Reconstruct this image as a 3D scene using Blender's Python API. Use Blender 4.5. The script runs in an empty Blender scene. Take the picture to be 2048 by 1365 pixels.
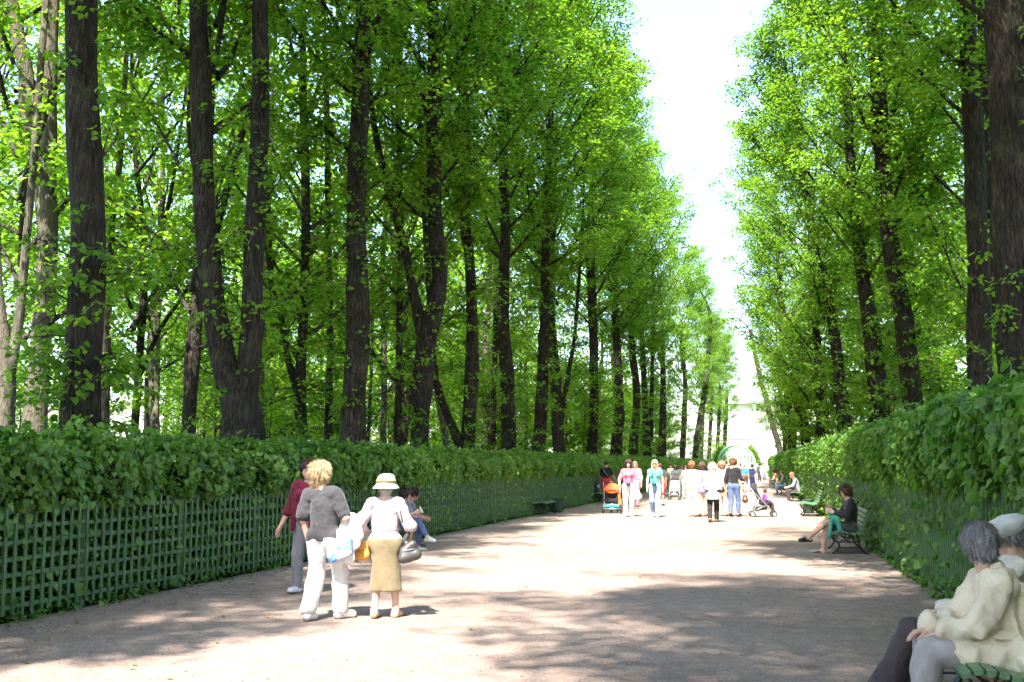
import bpy, math, random
import numpy as np
from mathutils import Vector, Matrix, Euler

# ------------------------------------------------------------------ camera, sky, sun, exposure
SC = bpy.context.scene
COL = SC.collection
R = math.radians
PI = math.pi
W0, H0, FPX = 2048.0, 1365.0, 2300.0
CAM_H = 1.6
PITCH = math.atan((928.0 - H0/2)/FPX)
YAW = math.atan((1530.0 - W0/2)/FPX*math.cos(PITCH))
cam_d = bpy.data.cameras.new('camera')
cam = bpy.data.objects.new('camera', cam_d)
COL.objects.link(cam)
cam.location = (0, 0, CAM_H)
cam.rotation_euler = (PI/2 + PITCH, 0, YAW)
cam_d.sensor_width = 36.0
cam_d.lens = 36.0*FPX/W0
cam_d.clip_start = 0.1
cam_d.clip_end = 5000
SC.camera = cam

SUN_EL = R(56)
SUN_AZ = R(6)          # light travels this far to the right of the alley axis
world = bpy.data.worlds.new('World')
SC.world = world
world.use_nodes = True
wn = world.node_tree.nodes
wl = world.node_tree.links
for n in list(wn): wn.remove(n)
w_out = wn.new('ShaderNodeOutputWorld')
w_bg = wn.new('ShaderNodeBackground')
w_sky = wn.new('ShaderNodeTexSky')
w_sky.sky_type = 'NISHITA'
w_sky.sun_disc = False
w_sky.sun_elevation = SUN_EL
w_sky.sun_rotation = PI + SUN_AZ
w_sky.air_density = 1.0
w_sky.dust_density = 1.2
w_sky.ozone_density = 1.0
w_bg.inputs['Strength'].default_value = 0.15
wl.new(w_sky.outputs[0], w_bg.inputs['Color'])
wl.new(w_bg.outputs[0], w_out.inputs['Surface'])

sun_d = bpy.data.lights.new('sun', 'SUN')
sun_d.energy = 5.0
sun_d.angle = R(0.55)
sun_d.color = (1.0, 0.95, 0.87)
sun = bpy.data.objects.new('sun', sun_d)
COL.objects.link(sun)
sun_dir = Vector((math.sin(SUN_AZ)*math.cos(SUN_EL), math.cos(SUN_AZ)*math.cos(SUN_EL), -math.sin(SUN_EL)))
sun.rotation_euler = sun_dir.to_track_quat('-Z', 'Y').to_euler()
sun.location = (-8, -30, 60)

SC.view_settings.view_transform = 'Standard'
SC.view_settings.look = 'None'
SC.view_settings.gamma = 1.0
SC.view_settings.use_curve_mapping = False
SC.view_settings.exposure = 2.17
SC.render.engine = 'CYCLES'
SC.cycles.max_bounces = 4
SC.cycles.diffuse_bounces = 3
SC.cycles.use_adaptive_sampling = True
SC.cycles.adaptive_threshold = 0.03
SC.cycles.adaptive_min_samples = 12
SC.cycles.glossy_bounces = 2
SC.cycles.transmission_bounces = 3
SC.cycles.transparent_max_bounces = 6
SC.cycles.use_denoising = True
SC.cycles.caustics_reflective = False
SC.cycles.caustics_refractive = False

# ------------------------------------------------------------------ measuring helpers (photo pixel -> place)
_fh = np.array([-math.sin(YAW), math.cos(YAW), 0.0])
_rt = np.array([math.cos(YAW), math.sin(YAW), 0.0])
_fw = _fh*math.cos(PITCH) + np.array([0, 0, math.sin(PITCH)])
_up = -_fh*math.sin(PITCH) + np.array([0, 0, math.cos(PITCH)])
CAMP = np.array([0, 0, CAM_H])

def ray(px, py):
    d = _rt*((px - W0/2)/FPX) + _up*((H0/2 - py)/FPX) + _fw
    return d

def G(px, py, z=0.0):
    """point where the pixel's ray meets the height z"""
    d = ray(px, py)
    t = (z - CAM_H)/d[2]
    return CAMP + d*t

def atdist(px, py, dist):
    """point on the pixel's ray at horizontal forward distance dist"""
    d = ray(px, py)
    return CAMP + d*(dist/np.dot(d, _fh))

_a, _b = G(0, 1250), G(1105, 1023)
_c, _d = G(1887, 1190), G(1703, 1066)
def LX(y): return _a[0] + (_b[0]-_a[0])*(y-_a[1])/(_b[1]-_a[1])
def RX(y): return _c[0] + (_d[0]-_c[0])*(y-_c[1])/(_d[1]-_c[1])
L_ANG = math.atan2(_b[1]-_a[1], _b[0]-_a[0])
R_ANG = math.atan2(_d[1]-_c[1], _d[0]-_c[0])

# ------------------------------------------------------------------ object helpers
rnd = random.Random(7)
RNG = np.random.default_rng(11)

def mk_mesh(name, V, F, mat=None, smooth=False):
    me = bpy.data.meshes.new(name)
    V = np.asarray(V, dtype=np.float32)
    if isinstance(F, np.ndarray):
        n, k = F.shape
        me.vertices.add(len(V)); me.vertices.foreach_set('co', V.ravel())
        me.loops.add(n*k); me.loops.foreach_set('vertex_index', F.astype(np.int32).ravel())
        me.polygons.add(n)
        me.polygons.foreach_set('loop_start', np.arange(0, n*k, k, dtype=np.int32))
        try: me.polygons.foreach_set('loop_total', np.full(n, k, dtype=np.int32))
        except Exception: pass
        me.update(calc_edges=True)
        me.validate()
    else:
        me.from_pydata([tuple(v) for v in V], [], [tuple(f) for f in F])
        me.update()
    if smooth:
        me.polygons.foreach_set('use_smooth', np.ones(len(me.polygons), dtype=bool))
    if mat: me.materials.append(mat)
    return me

def ob(name, me, parent=None, loc=None, rot=None, scale=None):
    o = bpy.data.objects.new(name, me)
    COL.objects.link(o)
    if parent is not None: o.parent = parent
    if loc is not None: o.location = tuple(float(v) for v in loc)
    if rot is not None: o.rotation_euler = tuple(float(v) for v in rot)
    if scale is not None: o.scale = scale if hasattr(scale, '__len__') else (scale,)*3
    return o

def tag(o, label=None, cat=None, group=None, kind=None):
    if label: o['label'] = label
    if cat: o['category'] = cat
    if group: o['group'] = group
    if kind: o['kind'] = kind
    return o

def thing(name, label, cat, loc=(0,0,0), rz=0.0, group=None):
    o = ob(name, None, None, loc, (0,0,rz))
    o.empty_display_size = 0.2
    return tag(o, label, cat, group)

class MB:
    """collects simple shapes into one mesh"""
    def __init__(s): s.V = []; s.F = []
    def add(s, V, F):
        o = len(s.V)
        s.V.extend([tuple(float(c) for c in v) for v in V])
        s.F.extend([tuple(int(i)+o for i in f) for f in F])
        return s
    def box(s, c, size, rot=None):
        hx, hy, hz = size[0]/2, size[1]/2, size[2]/2
        P = [Vector((x,y,z)) for x in (-hx,hx) for y in (-hy,hy) for z in (-hz,hz)]
        if rot is not None:
            m = rot if isinstance(rot, Matrix) else Euler(rot).to_matrix()
            P = [m @ p for p in P]
        P = [(p.x+c[0], p.y+c[1], p.z+c[2]) for p in P]
        return s.add(P, [(0,1,3,2),(4,6,7,5),(0,4,5,1),(2,3,7,6),(0,2,6,4),(1,5,7,3)])
    def bevbox(s, c, size, b=0.004, rot=None):
        hx, hy, hz = size[0]/2, size[1]/2, size[2]/2
        V, F = [], []
        # chamfered box along its longest two axes: ring profile in xz, extruded y
        prof = [(-hx+b,-hz),(hx-b,-hz),(hx,-hz+b),(hx,hz-b),(hx-b,hz),(-hx+b,hz),(-hx,hz-b),(-hx,-hz+b)]
        for y in (-hy, hy):
            V += [Vector((x, y, z)) for x, z in prof]
        F = [tuple(range(7,-1,-1))[::-1] if False else tuple(range(8)), tuple(range(15,7,-1))]
        for i in range(8):
            j = (i+1) % 8
            F.append((j, i, i+8, j+8))
        if rot is not None:
            m = rot if isinstance(rot, Matrix) else Euler(rot).to_matrix()
            V = [m @ v for v in V]
        return s.add([(v.x+c[0], v.y+c[1], v.z+c[2]) for v in V], F)
    def tube(s, pts, rad, n=8, cap=True):
        V, F = tube(pts, rad, n, cap)
        return s.add(V, F)
    def lathe(s, prof, n=16, c=(0,0,0)):
        V, F = [], []
        for r, z in prof:
            for i in range(n):
                a = 2*PI*i/n
                V.append((c[0]+r*math.cos(a), c[1]+r*math.sin(a), c[2]+z))
        for k in range(len(prof)-1):
            for i in range(n):
                j = (i+1) % n
                F.append((k*n+i, k*n+j, (k+1)*n+j, (k+1)*n+i))
        return s.add(V, F)
    def torus(s, c, Rr, r, axis='x', n=20, m=6):
        V, F = [], []
        for i in range(n):
            a = 2*PI*i/n
            for j in range(m):
                b = 2*PI*j/m
                u, v, w = (Rr+r*math.cos(b))*math.cos(a), (Rr+r*math.cos(b))*math.sin(a), r*math.sin(b)
                p = {'x': (w,u,v), 'y': (u,w,v), 'z': (u,v,w)}[axis]
                V.append((c[0]+p[0], c[1]+p[1], c[2]+p[2]))
        for i in range(n):
            for j in range(m):
                F.append((i*m+j, ((i+1)%n)*m+j, ((i+1)%n)*m+(j+1)%m, i*m+(j+1)%m))
        return s.add(V, F)
    def build(s, name, mat, parent=None, smooth=False, loc=None, rot=None):
        return ob(name, mk_mesh(name, s.V, s.F, mat, smooth), parent, loc, rot)
    def mesh(s, name, mat, smooth=False): return mk_mesh(name, s.V, s.F, mat, smooth)

def frames(pts):
    P = np.asarray(pts, dtype=float)
    T = np.gradient(P, axis=0)
    T /= (np.linalg.norm(T, axis=1)[:, None] + 1e-9)
    ref = np.array([1.0, 0, 0]) if abs(T[0][0]) < 0.8 else np.array([0, 1.0, 0])
    N = np.zeros_like(P)
    n = ref - T[0]*np.dot(ref, T[0]); n /= np.linalg.norm(n)
    for i in range(len(P)):
        n = n - T[i]*np.dot(n, T[i]); n /= (np.linalg.norm(n)+1e-9)
        N[i] = n
    B = np.cross(T, N)
    return P, T, N, B

def tube(pts, rad, n=8, cap=True, wob=None):
    P, T, N, B = frames(pts)
    rad = np.broadcast_to(np.asarray(rad, dtype=float), (len(P),))
    a = np.arange(n)*2*PI/n
    rr = rad[:, None]*np.ones(n)[None, :]
    if wob is not None: rr = rr*wob(P, a)
    V = P[:, None, :] + rr[:, :, None]*(np.cos(a)[None, :, None]*N[:, None, :] + np.sin(a)[None, :, None]*B[:, None, :])
    V = V.reshape(-1, 3)
    F = []
    for k in range(len(P)-1):
        for i in range(n):
            j = (i+1) % n
            F.append((k*n+i, k*n+j, (k+1)*n+j, (k+1)*n+i))
    if cap:
        F.append(tuple(range(n-1, -1, -1))); F.append(tuple(range((len(P)-1)*n, len(P)*n)))
    return V, F

def smooth_path(pts, step=0.4):
    """Catmull-Rom through pts, resampled"""
    P = [np.asarray(p, dtype=float) for p in pts]
    if len(P) == 2:
        n = max(2, int(np.linalg.norm(P[1]-P[0])/step)+1)
        return np.array([P[0]+(P[1]-P[0])*t for t in np.linspace(0, 1, n)])
    P = [2*P[0]-P[1]] + P + [2*P[-1]-P[-2]]
    out = []
    for i in range(1, len(P)-2):
        p0, p1, p2, p3 = P[i-1:i+3]
        n = max(2, int(np.linalg.norm(p2-p1)/step))
        for t in np.linspace(0, 1, n, endpoint=False):
            out.append(0.5*((2*p1)+(-p0+p2)*t+(2*p0-5*p1+4*p2-p3)*t*t+(-p0+3*p1-3*p2+p3)*t**3))
    out.append(P[-2])
    return np.array(out)

# ------------------------------------------------------------------ materials
MATS = {}
def new_mat(name):
    m = bpy.data.materials.new(name); m.use_nodes = True
    nt = m.node_tree
    for n in list(nt.nodes): nt.nodes.remove(n)
    out = nt.nodes.new('ShaderNodeOutputMaterial')
    return m, nt, nt.nodes, nt.links, out

def ramp(nodes, stops):
    r = nodes.new('ShaderNodeValToRGB')
    e = r.color_ramp.elements
    while len(e) < len(stops): e.new(0.5)
    for i, (p, c) in enumerate(stops):
        e[i].position = p; e[i].color = (c[0], c[1], c[2], 1)
    return r

def plain(name, col, rough=0.7, metal=0.0, var=0.12, scale=8.0, bump=0.0, bscale=40.0, spec=0.3, sheen=0.0, stretch=None, wrinkle=0.0):
    """painted or cloth-like surface with mottled colour and fine relief"""
    if name in MATS: return MATS[name]
    m, nt, N, L, out = new_mat(name)
    b = N.new('ShaderNodeBsdfPrincipled')
    tc = N.new('ShaderNodeTexCoord')
    src = tc.outputs['Object']
    if stretch:
        mp = N.new('ShaderNodeMapping'); mp.inputs['Scale'].default_value = stretch
        L.new(src, mp.inputs['Vector']); src = mp.outputs['Vector']
    nz = N.new('ShaderNodeTexNoise'); nz.inputs['Scale'].default_value = scale; nz.inputs['Detail'].default_value = 5
    L.new(src, nz.inputs['Vector'])
    lo = [c*(1-var) for c in col]; hi = [min(1, c*(1+var)) for c in col]
    r = ramp(N, [(0.3, lo), (0.7, hi)])
    L.new(nz.outputs['Fac'], r.inputs['Fac'])
    L.new(r.outputs['Color'], b.inputs['Base Color'])
    b.inputs['Roughness'].default_value = rough
    b.inputs['Metallic'].default_value = metal
    b.inputs['Specular IOR Level'].default_value = spec
    if sheen: b.inputs['Sheen Weight'].default_value = sheen
    if wrinkle:
        n3 = N.new('ShaderNodeTexNoise'); n3.noise_type = 'RIDGED_MULTIFRACTAL'; n3.inputs['Scale'].default_value = 5.5; n3.inputs['Detail'].default_value = 3; n3.inputs['Distortion'].default_value = 0.9
        L.new(src, n3.inputs['Vector'])
        b3 = N.new('ShaderNodeBump'); b3.inputs['Strength'].default_value = wrinkle; b3.inputs['Distance'].default_value = 0.018
        L.new(n3.outputs[0], b3.inputs['Height']); L.new(b3.outputs[0], b.inputs['Normal'])
    if bump:
        n2 = N.new('ShaderNodeTexNoise'); n2.inputs['Scale'].default_value = bscale; n2.inputs['Detail'].default_value = 6
        L.new(src, n2.inputs['Vector'])
        bp = N.new('ShaderNodeBump'); bp.inputs['Strength'].default_value = bump; bp.inputs['Distance'].default_value = 0.02
        L.new(n2.outputs['Fac'], bp.inputs['Height']); L.new(bp.outputs[0], b.inputs['Normal'])
        if wrinkle: L.new(b3.outputs[0], bp.inputs['Normal'])
    L.new(b.outputs[0], out.inputs['Surface'])
    MATS[name] = m
    return m

def leaf_mat(name, dark, mid, light, trans, tfac=0.45, clump=0.6, gloss=0.35):
    m, nt, N, L, out = new_mat(name)
    geo = N.new('ShaderNodeNewGeometry')
    tc = N.new('ShaderNodeTexCoord')
    nz = N.new('ShaderNodeTexNoise'); nz.inputs['Scale'].default_value = clump; nz.inputs['Detail'].default_value = 2
    L.new(tc.outputs['Object'], nz.inputs['Vector'])
    oi = N.new('ShaderNodeObjectInfo')
    mx = N.new('ShaderNodeMath'); mx.operation = 'MULTIPLY_ADD'; mx.inputs[1].default_value = 0.55
    L.new(geo.outputs['Random Per Island'], mx.inputs[0])
    m2 = N.new('ShaderNodeMath'); m2.operation = 'MULTIPLY'; m2.inputs[1].default_value = 0.45
    L.new(nz.outputs['Fac'], m2.inputs[0]); L.new(m2.outputs[0], mx.inputs[2])
    m3 = N.new('ShaderNodeMath'); m3.operation = 'MULTIPLY_ADD'; m3.inputs[1].default_value = 0.2; 
    L.new(oi.outputs['Random'], m3.inputs[0]); L.new(mx.outputs[0], m3.inputs[2])
    m4 = N.new('ShaderNodeMath'); m4.operation = 'SUBTRACT'; m4.inputs[1].default_value = 0.1
    L.new(m3.outputs[0], m4.inputs[0])
    r = ramp(N, [(0.1, dark), (0.5, mid), (0.9, light), (0.97, (light[0]*1.35, light[1]*0.95, light[2]))])
    L.new(m4.outputs[0], r.inputs['Fac'])
    b = N.new('ShaderNodeBsdfPrincipled')
    b.inputs['Roughness'].default_value = 0.5; b.inputs['Specular IOR Level'].default_value = gloss
    L.new(r.outputs['Color'], b.inputs['Base Color'])
    t = N.new('ShaderNodeBsdfTranslucent')
    mc = N.new('ShaderNodeMix'); mc.data_type = 'RGBA'; mc.blend_type = 'MULTIPLY'; mc.inputs['Factor'].default_value = 1.0
    L.new(r.outputs['Color'], mc.inputs[6]); mc.inputs[7].default_value = (*trans, 1)
    L.new(mc.outputs[2], t.inputs['Color'])
    ms = N.new('ShaderNodeMixShader'); ms.inputs['Fac'].default_value = tfac
    L.new(b.outputs[0], ms.inputs[1]); L.new(t.outputs[0], ms.inputs[2])
    L.new(ms.outputs[0], out.inputs['Surface'])
    MATS[name] = m
    return m

def bark_mat(name, c1, c2, c3, crack=1.0):
    m, nt, N, L, out = new_mat(name)
    tc = N.new('ShaderNodeTexCoord')
    mp = N.new('ShaderNodeMapping'); mp.inputs['Scale'].default_value = (9, 9, 1.6)
    L.new(tc.outputs['Object'], mp.inputs['Vector'])
    n1 = N.new('ShaderNodeTexNoise'); n1.inputs['Scale'].default_value = 2.2; n1.inputs['Detail'].default_value = 8; n1.inputs['Roughness'].default_value = 0.65
    L.new(mp.outputs[0], n1.inputs['Vector'])
    vo = N.new('ShaderNodeTexVoronoi'); vo.feature = 'DISTANCE_TO_EDGE'; vo.inputs['Scale'].default_value = 2.6
    L.new(mp.outputs[0], vo.inputs['Vector'])
    n2 = N.new('ShaderNodeTexNoise'); n2.inputs['Scale'].default_value = 0.9; n2.inputs['Detail'].default_value = 3
    L.new(tc.outputs['Object'], n2.inputs['Vector'])
    r = ramp(N, [(0.3, c1), (0.55, c2), (0.8, c3)])
    L.new(n1.outputs['Fac'], r.inputs['Fac'])
    mx = N.new('ShaderNodeMix'); mx.data_type = 'RGBA'; mx.blend_type = 'MULTIPLY'
    r2 = ramp(N, [(0.3, (0.6, 0.62, 0.58)), (0.65, (1.15, 1.1, 1.05))])
    L.new(n2.outputs['Fac'], r2.inputs['Fac'])
    mx.inputs['Factor'].default_value = 0.8
    L.new(r.outputs[0], mx.inputs[6]); L.new(r2.outputs[0], mx.inputs[7])
    n4 = N.new('ShaderNodeTexNoise'); n4.inputs['Scale'].default_value = 2.3; n4.inputs['Detail'].default_value = 7; n4.inputs['Roughness'].default_value = 0.7
    L.new(tc.outputs['Object'], n4.inputs['Vector'])
    r4 = ramp(N, [(0.54, (0,0,0)), (0.70, (0.75,0.75,0.75))]); L.new(n4.outputs['Fac'], r4.inputs['Fac'])
    mo = N.new('ShaderNodeMix'); mo.data_type = 'RGBA'; mo.inputs[7].default_value = (c2[0]*1.5+0.012, c2[1]*1.9+0.02, c2[2]*1.2+0.006, 1)
    L.new(r4.outputs[0], mo.inputs['Factor']); L.new(mx.outputs[2], mo.inputs[6])
    b = N.new('ShaderNodeBsdfPrincipled'); b.inputs['Roughness'].default_value = 0.9; b.inputs['Specular IOR Level'].default_value = 0.15
    L.new(mo.outputs[2], b.inputs['Base Color'])
    ad = N.new('ShaderNodeMath'); ad.operation = 'MULTIPLY_ADD'; ad.inputs[1].default_value = 1.6*crack
    sm = N.new('ShaderNodeMath'); sm.operation = 'MINIMUM'; sm.inputs[1].default_value = 0.35
    L.new(vo.outputs['Distance'], sm.inputs[0]); L.new(sm.outputs[0], ad.inputs[0]); L.new(n1.outputs['Fac'], ad.inputs[2])
    bp = N.new('ShaderNodeBump'); bp.inputs['Strength'].default_value = 1.0; bp.inputs['Distance'].default_value = 0.09*crack
    L.new(ad.outputs[0], bp.inputs['Height']); L.new(bp.outputs[0], b.inputs['Normal'])
    L.new(b.outputs[0], out.inputs['Surface'])
    MATS[name] = m
    return m

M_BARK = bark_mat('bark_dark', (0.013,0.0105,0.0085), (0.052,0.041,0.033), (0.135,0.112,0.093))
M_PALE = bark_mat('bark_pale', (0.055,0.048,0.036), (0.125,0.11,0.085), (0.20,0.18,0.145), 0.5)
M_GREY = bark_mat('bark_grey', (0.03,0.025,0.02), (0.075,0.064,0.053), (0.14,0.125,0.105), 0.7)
M_LIME = leaf_mat('linden_leaves', (0.038,0.090,0.012), (0.105,0.20,0.024), (0.205,0.315,0.044), (2.2,2.3,0.75), 0.55)
M_WOOD = leaf_mat('wood_leaves', (0.055,0.125,0.015), (0.135,0.24,0.026), (0.23,0.345,0.044), (2.0,2.1,0.75), 0.58)
M_HEDGE = leaf_mat('hedge_leaves', (0.038,0.096,0.016), (0.102,0.198,0.03), (0.215,0.32,0.055), (1.7,2.0,0.7), 0.42, 2.0, 0.5)
M_HEDGE_R = leaf_mat('hedge_leaves_right_lit', (0.045,0.115,0.022), (0.115,0.225,0.036), (0.22,0.335,0.06), (1.4,1.8,0.7), 0.42, 2.0, 0.5)  # right hedge leaves made paler, its brighter light put into the colour
M_INNER_SHADE = plain('hedge_inside_shade', (0.012,0.022,0.009), 0.95, var=0.4, scale=6, bump=1.0, bscale=12, spec=0.05)  # near-black green: the hedge's inner shade put into the colour
M_SLAT = plain('trellis_paint', (0.088,0.175,0.072), 0.6, var=0.28, scale=5, bump=0.15, bscale=60, stretch=(6,6,1))
M_RAIL = plain('trellis_rail_paint', (0.105,0.168,0.082), 0.65, var=0.25, scale=4, bump=0.15, bscale=60)
M_SOIL = plain('soil', (0.045,0.036,0.028), 0.95, var=0.4, scale=9, bump=0.8, bscale=30, spec=0.1)

def gravel_mat():
    m, nt, N, L, out = new_mat('pink_sand_gravel')
    tc = N.new('ShaderNodeTexCoord')
    big = N.new('ShaderNodeTexNoise'); big.inputs['Scale'].default_value = 0.35; big.inputs['Detail'].default_value = 5
    mid = N.new('ShaderNodeTexNoise'); mid.inputs['Scale'].default_value = 5.0; mid.inputs['Detail'].default_value = 6; mid.inputs['Roughness'].default_value = 0.7
    fine = N.new('ShaderNodeTexVoronoi'); fine.inputs['Scale'].default_value = 85.0
    fn = N.new('ShaderNodeTexNoise'); fn.inputs['Scale'].default_value = 130.0; fn.inputs['Detail'].default_value = 3
    for n in (big, mid, fine, fn): L.new(tc.outputs['Object'], n.inputs['Vector'])
    r1 = ramp(N, [(0.3, (0.295,0.222,0.182)), (0.7, (0.388,0.302,0.252))])
    L.new(big.outputs['Fac'], r1.inputs['Fac'])
    r2 = ramp(N, [(0.25, (0.66,0.64,0.62)), (0.5, (0.97,0.96,0.95)), (0.75, (1.18,1.17,1.16))])
    L.new(mid.outputs['Fac'], r2.inputs['Fac'])
    r3 = ramp(N, [(0.0, (0.45,0.42,0.42)), (0.35, (0.95,0.93,0.92)), (0.8, (1.15,1.15,1.16)), (1.0, (1.7,1.7,1.75))])
    sep = N.new('ShaderNodeSeparateColor'); L.new(fine.outputs['Color'], sep.inputs[0]); L.new(sep.outputs[0], r3.inputs['Fac'])
    a = N.new('ShaderNodeMix'); a.data_type = 'RGBA'; a.blend_type = 'MULTIPLY'; a.inputs['Factor'].default_value = 1.0
    L.new(r1.outputs[0], a.inputs[6]); L.new(r2.outputs[0], a.inputs[7])
    c = N.new('ShaderNodeMix'); c.data_type = 'RGBA'; c.blend_type = 'MULTIPLY'; c.inputs['Factor'].default_value = 0.55
    L.new(a.outputs[2], c.inputs[6]); L.new(r3.outputs[0], c.inputs[7])
    b = N.new('ShaderNodeBsdfPrincipled'); b.inputs['Roughness'].default_value = 0.95; b.inputs['Specular IOR Level'].default_value = 0.1
    L.new(c.outputs[2], b.inputs['Base Color'])
    ad = N.new('ShaderNodeMath'); ad.operation = 'MULTIPLY_ADD'; ad.inputs[1].default_value = 2.0
    L.new(mid.outputs['Fac'], ad.inputs[0]); L.new(fn.outputs['Fac'], ad.inputs[2])
    bp = N.new('ShaderNodeBump'); bp.inputs['Strength'].default_value = 0.9; bp.inputs['Distance'].default_value = 0.02
    L.new(ad.outputs[0], bp.inputs['Height']); L.new(bp.outputs[0], b.inputs['Normal'])
    L.new(b.outputs[0], out.inputs['Surface'])
    return m
M_PATH = gravel_mat()
M_GRASS = plain('wood_floor', (0.05,0.085,0.025), 0.95, var=0.5, scale=1.2, bump=0.8, bscale=20, spec=0.1)

# ------------------------------------------------------------------ ground and path
g = MB(); g.add([(-1500,-400,-0.012),(1500,-400,-0.012),(1500,2500,-0.012),(-1500,2500,-0.012)], [(0,1,2,3)])
tag(g.build('ground', M_GRASS), kind='structure')
YF0, YF1 = 3.0, 132.0
def sheet(name, xa, xb, ys, mat, z=0.0, bumps=0.0):
    V, F = [], []
    nx = 12
    for y in ys:
        for i in range(nx+1):
            x = xa(y) + (xb(y)-xa(y))*i/nx
            V.append((x, y, z + bumps*math.sin(x*1.3+0.4*y)*math.sin(y*0.5+x*0.3)))
    for k in range(len(ys)-1):
        for i in range(nx):
            q = k*(nx+1)+i
            F.append((q, q+1, q+nx+2, q+nx+1))
    return ob(name, mk_mesh(name, V, F, mat, True))
ysp = [-40+i*2.0 for i in range(121)]
tag(sheet('path', lambda y: LX(min(y,150))-0.02, lambda y: RX(min(y,150))+0.02, ysp, M_PATH, 0.0, 0.004), kind='structure')
tag(sheet('planting_bed', lambda y: LX(min(y,150))-2.6, lambda y: LX(min(y,150))-0.02, ysp, M_SOIL, -0.006), kind='structure')
tag(sheet('planting_bed', lambda y: RX(min(y,150))+0.02, lambda y: RX(min(y,150))+2.6, ysp, M_SOIL, -0.006), kind='structure')

# ------------------------------------------------------------------ leaves
def leaf_shapes(n, detail, rng):
    """unit leaf: base at origin, along +y, normal +z; returns verts (n,k,3), faces template"""
    if detail == 0:      # folded kite
        base = np.array([[0,0,0],[0.42,0.42,0.10],[0,1.0,-0.05],[-0.42,0.42,0.10]])
        tri = np.array([[0,1,2],[0,2,3]])
    elif detail == 1:    # six-sided folded leaf
        base = np.array([[0,0,0],[0.36,0.12,0.09],[0.44,0.50,0.10],[0,1.0,-0.10],[-0.44,0.50,0.10],[-0.36,0.12,0.09],[0,0.45,0.0]])
        tri = np.array([[0,1,6],[1,2,6],[2,3,6],[3,4,6],[4,5,6],[5,0,6]])
    else:                # heart-shaped linden leaf with drooping tip
        base = np.array([[0,0.06,0],[0.22,-0.06,0.05],[0.42,0.12,0.09],[0.47,0.40,0.08],[0.27,0.76,0.01],[0,1.08,-0.14],
                         [-0.27,0.76,0.01],[-0.47,0.40,0.08],[-0.42,0.12,0.09],[-0.22,-0.06,0.05],[0,0.42,0.0]])
        tri = np.array([[i, (i+1) % 10, 10] for i in range(10)])
    V = np.repeat(base[None], n, axis=0)
    V[:, :, 2] *= rng.uniform(0.3, 1.8, (n, 1))
    V[:, :, 0] *= rng.uniform(0.8, 1.1, (n, 1))
    return V, tri

def leaves(P, D, Nn, S, detail, rng):
    """P base points, D leaf directions, Nn leaf normals (rough), S sizes -> V,F"""
    n = len(P)
    V, tri = leaf_shapes(n, detail, rng)
    D = D/(np.linalg.norm(D, axis=1)[:, None]+1e-9)
    Nn = Nn - D*np.sum(D*Nn, axis=1)[:, None]
    Nn /= (np.linalg.norm(Nn, axis=1)[:, None]+1e-9)
    X = np.cross(D, Nn)
    W = (V[:, :, 0:1]*X[:, None, :] + V[:, :, 1:2]*D[:, None, :] + V[:, :, 2:3]*Nn[:, None, :])*S[:, None, None] + P[:, None, :]
    k = V.shape[1]
    F = (np.arange(n)*k)[:, None, None] + tri[None]
    return W.reshape(-1, 3), F.reshape(-1, 3)

# ------------------------------------------------------------------ hedges
HL = 4.0
def hedge_module(seed, H, n, detail, size, cover, bulge, zl=1.15):
    rng = np.random.default_rng(seed)
    x = rng.uniform(0, HL, n)
    # position along the profile: front (0..H), then over the top
    u = rng.uniform(0, H+1.15, n)
    lump = 0.06*np.sin(x*PI*2/HL*2+seed)+0.05*np.sin(x*PI*2/HL*5+1.3*seed)
    low = u < zl
    front = (u >= zl) & (u < H)
    top = u >= H
    y = np.zeros(n); z = np.zeros(n)
    Nn = np.zeros((n, 3))
    dep = rng.exponential(0.10, n)
    poke = rng.random(n) < cover
    y[low] = np.where(poke[low], 0.06+rng.uniform(0, 0.10, low.sum()), -0.16-dep[low]*1.2)
    z[low] = u[low]
    t = (u[front]-zl)/(H-zl)
    y[front] = bulge*np.sin(PI*np.clip(t*0.75+0.1, 0, 1))+lump[front]*1.2 - dep[front]*1.2
    z[front] = u[front]
    t2 = u[top]-H
    y[top] = 0.02 - t2
    z[top] = H + lump[top]*1.3 + 0.10*np.sin(np.clip(t2/1.15, 0, 1)*PI) + rng.exponential(0.035, top.sum()) - 0.05
    Nn[:, 1] = np.where(top, 0.15, 1.0); Nn[:, 2] = np.where(top, 1.0, 0.55)
    Nn += rng.normal(0, 0.5, (n, 3))
    D = np.stack([rng.normal(0, 0.75, n), np.where(top, 0.3, 0.35)+rng.normal(0, 0.4, n), np.where(top, -0.1, -0.75)+rng.normal(0, 0.5, n)], 1)
    S = size*rng.uniform(0.45, 1.35, n)
    P = np.stack([x, y, z], 1)
    return leaves(P, D, Nn, S, detail, rng)

def core_block(H):  # solid block filling the hedge, coloured as the shade between the leaves
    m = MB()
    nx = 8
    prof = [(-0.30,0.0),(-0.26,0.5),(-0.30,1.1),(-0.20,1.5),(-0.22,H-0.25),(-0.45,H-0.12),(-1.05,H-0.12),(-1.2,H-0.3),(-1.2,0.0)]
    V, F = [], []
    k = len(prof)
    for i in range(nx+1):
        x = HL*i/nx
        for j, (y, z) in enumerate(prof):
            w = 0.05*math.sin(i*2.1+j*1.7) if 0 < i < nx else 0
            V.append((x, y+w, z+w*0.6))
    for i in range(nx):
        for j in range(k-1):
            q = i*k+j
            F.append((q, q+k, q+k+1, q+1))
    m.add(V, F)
    return m.mesh('inner_shade_core', M_INNER_SHADE)

HEART = [mk_mesh('leaf', *leaves(np.zeros((1,3)), np.array([[0,1.0,0]]), np.array([[0,0,1.0]]), np.array([1.0]), 2, np.random.default_rng(s)), M_HEDGE) for s in range(5)]

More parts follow.
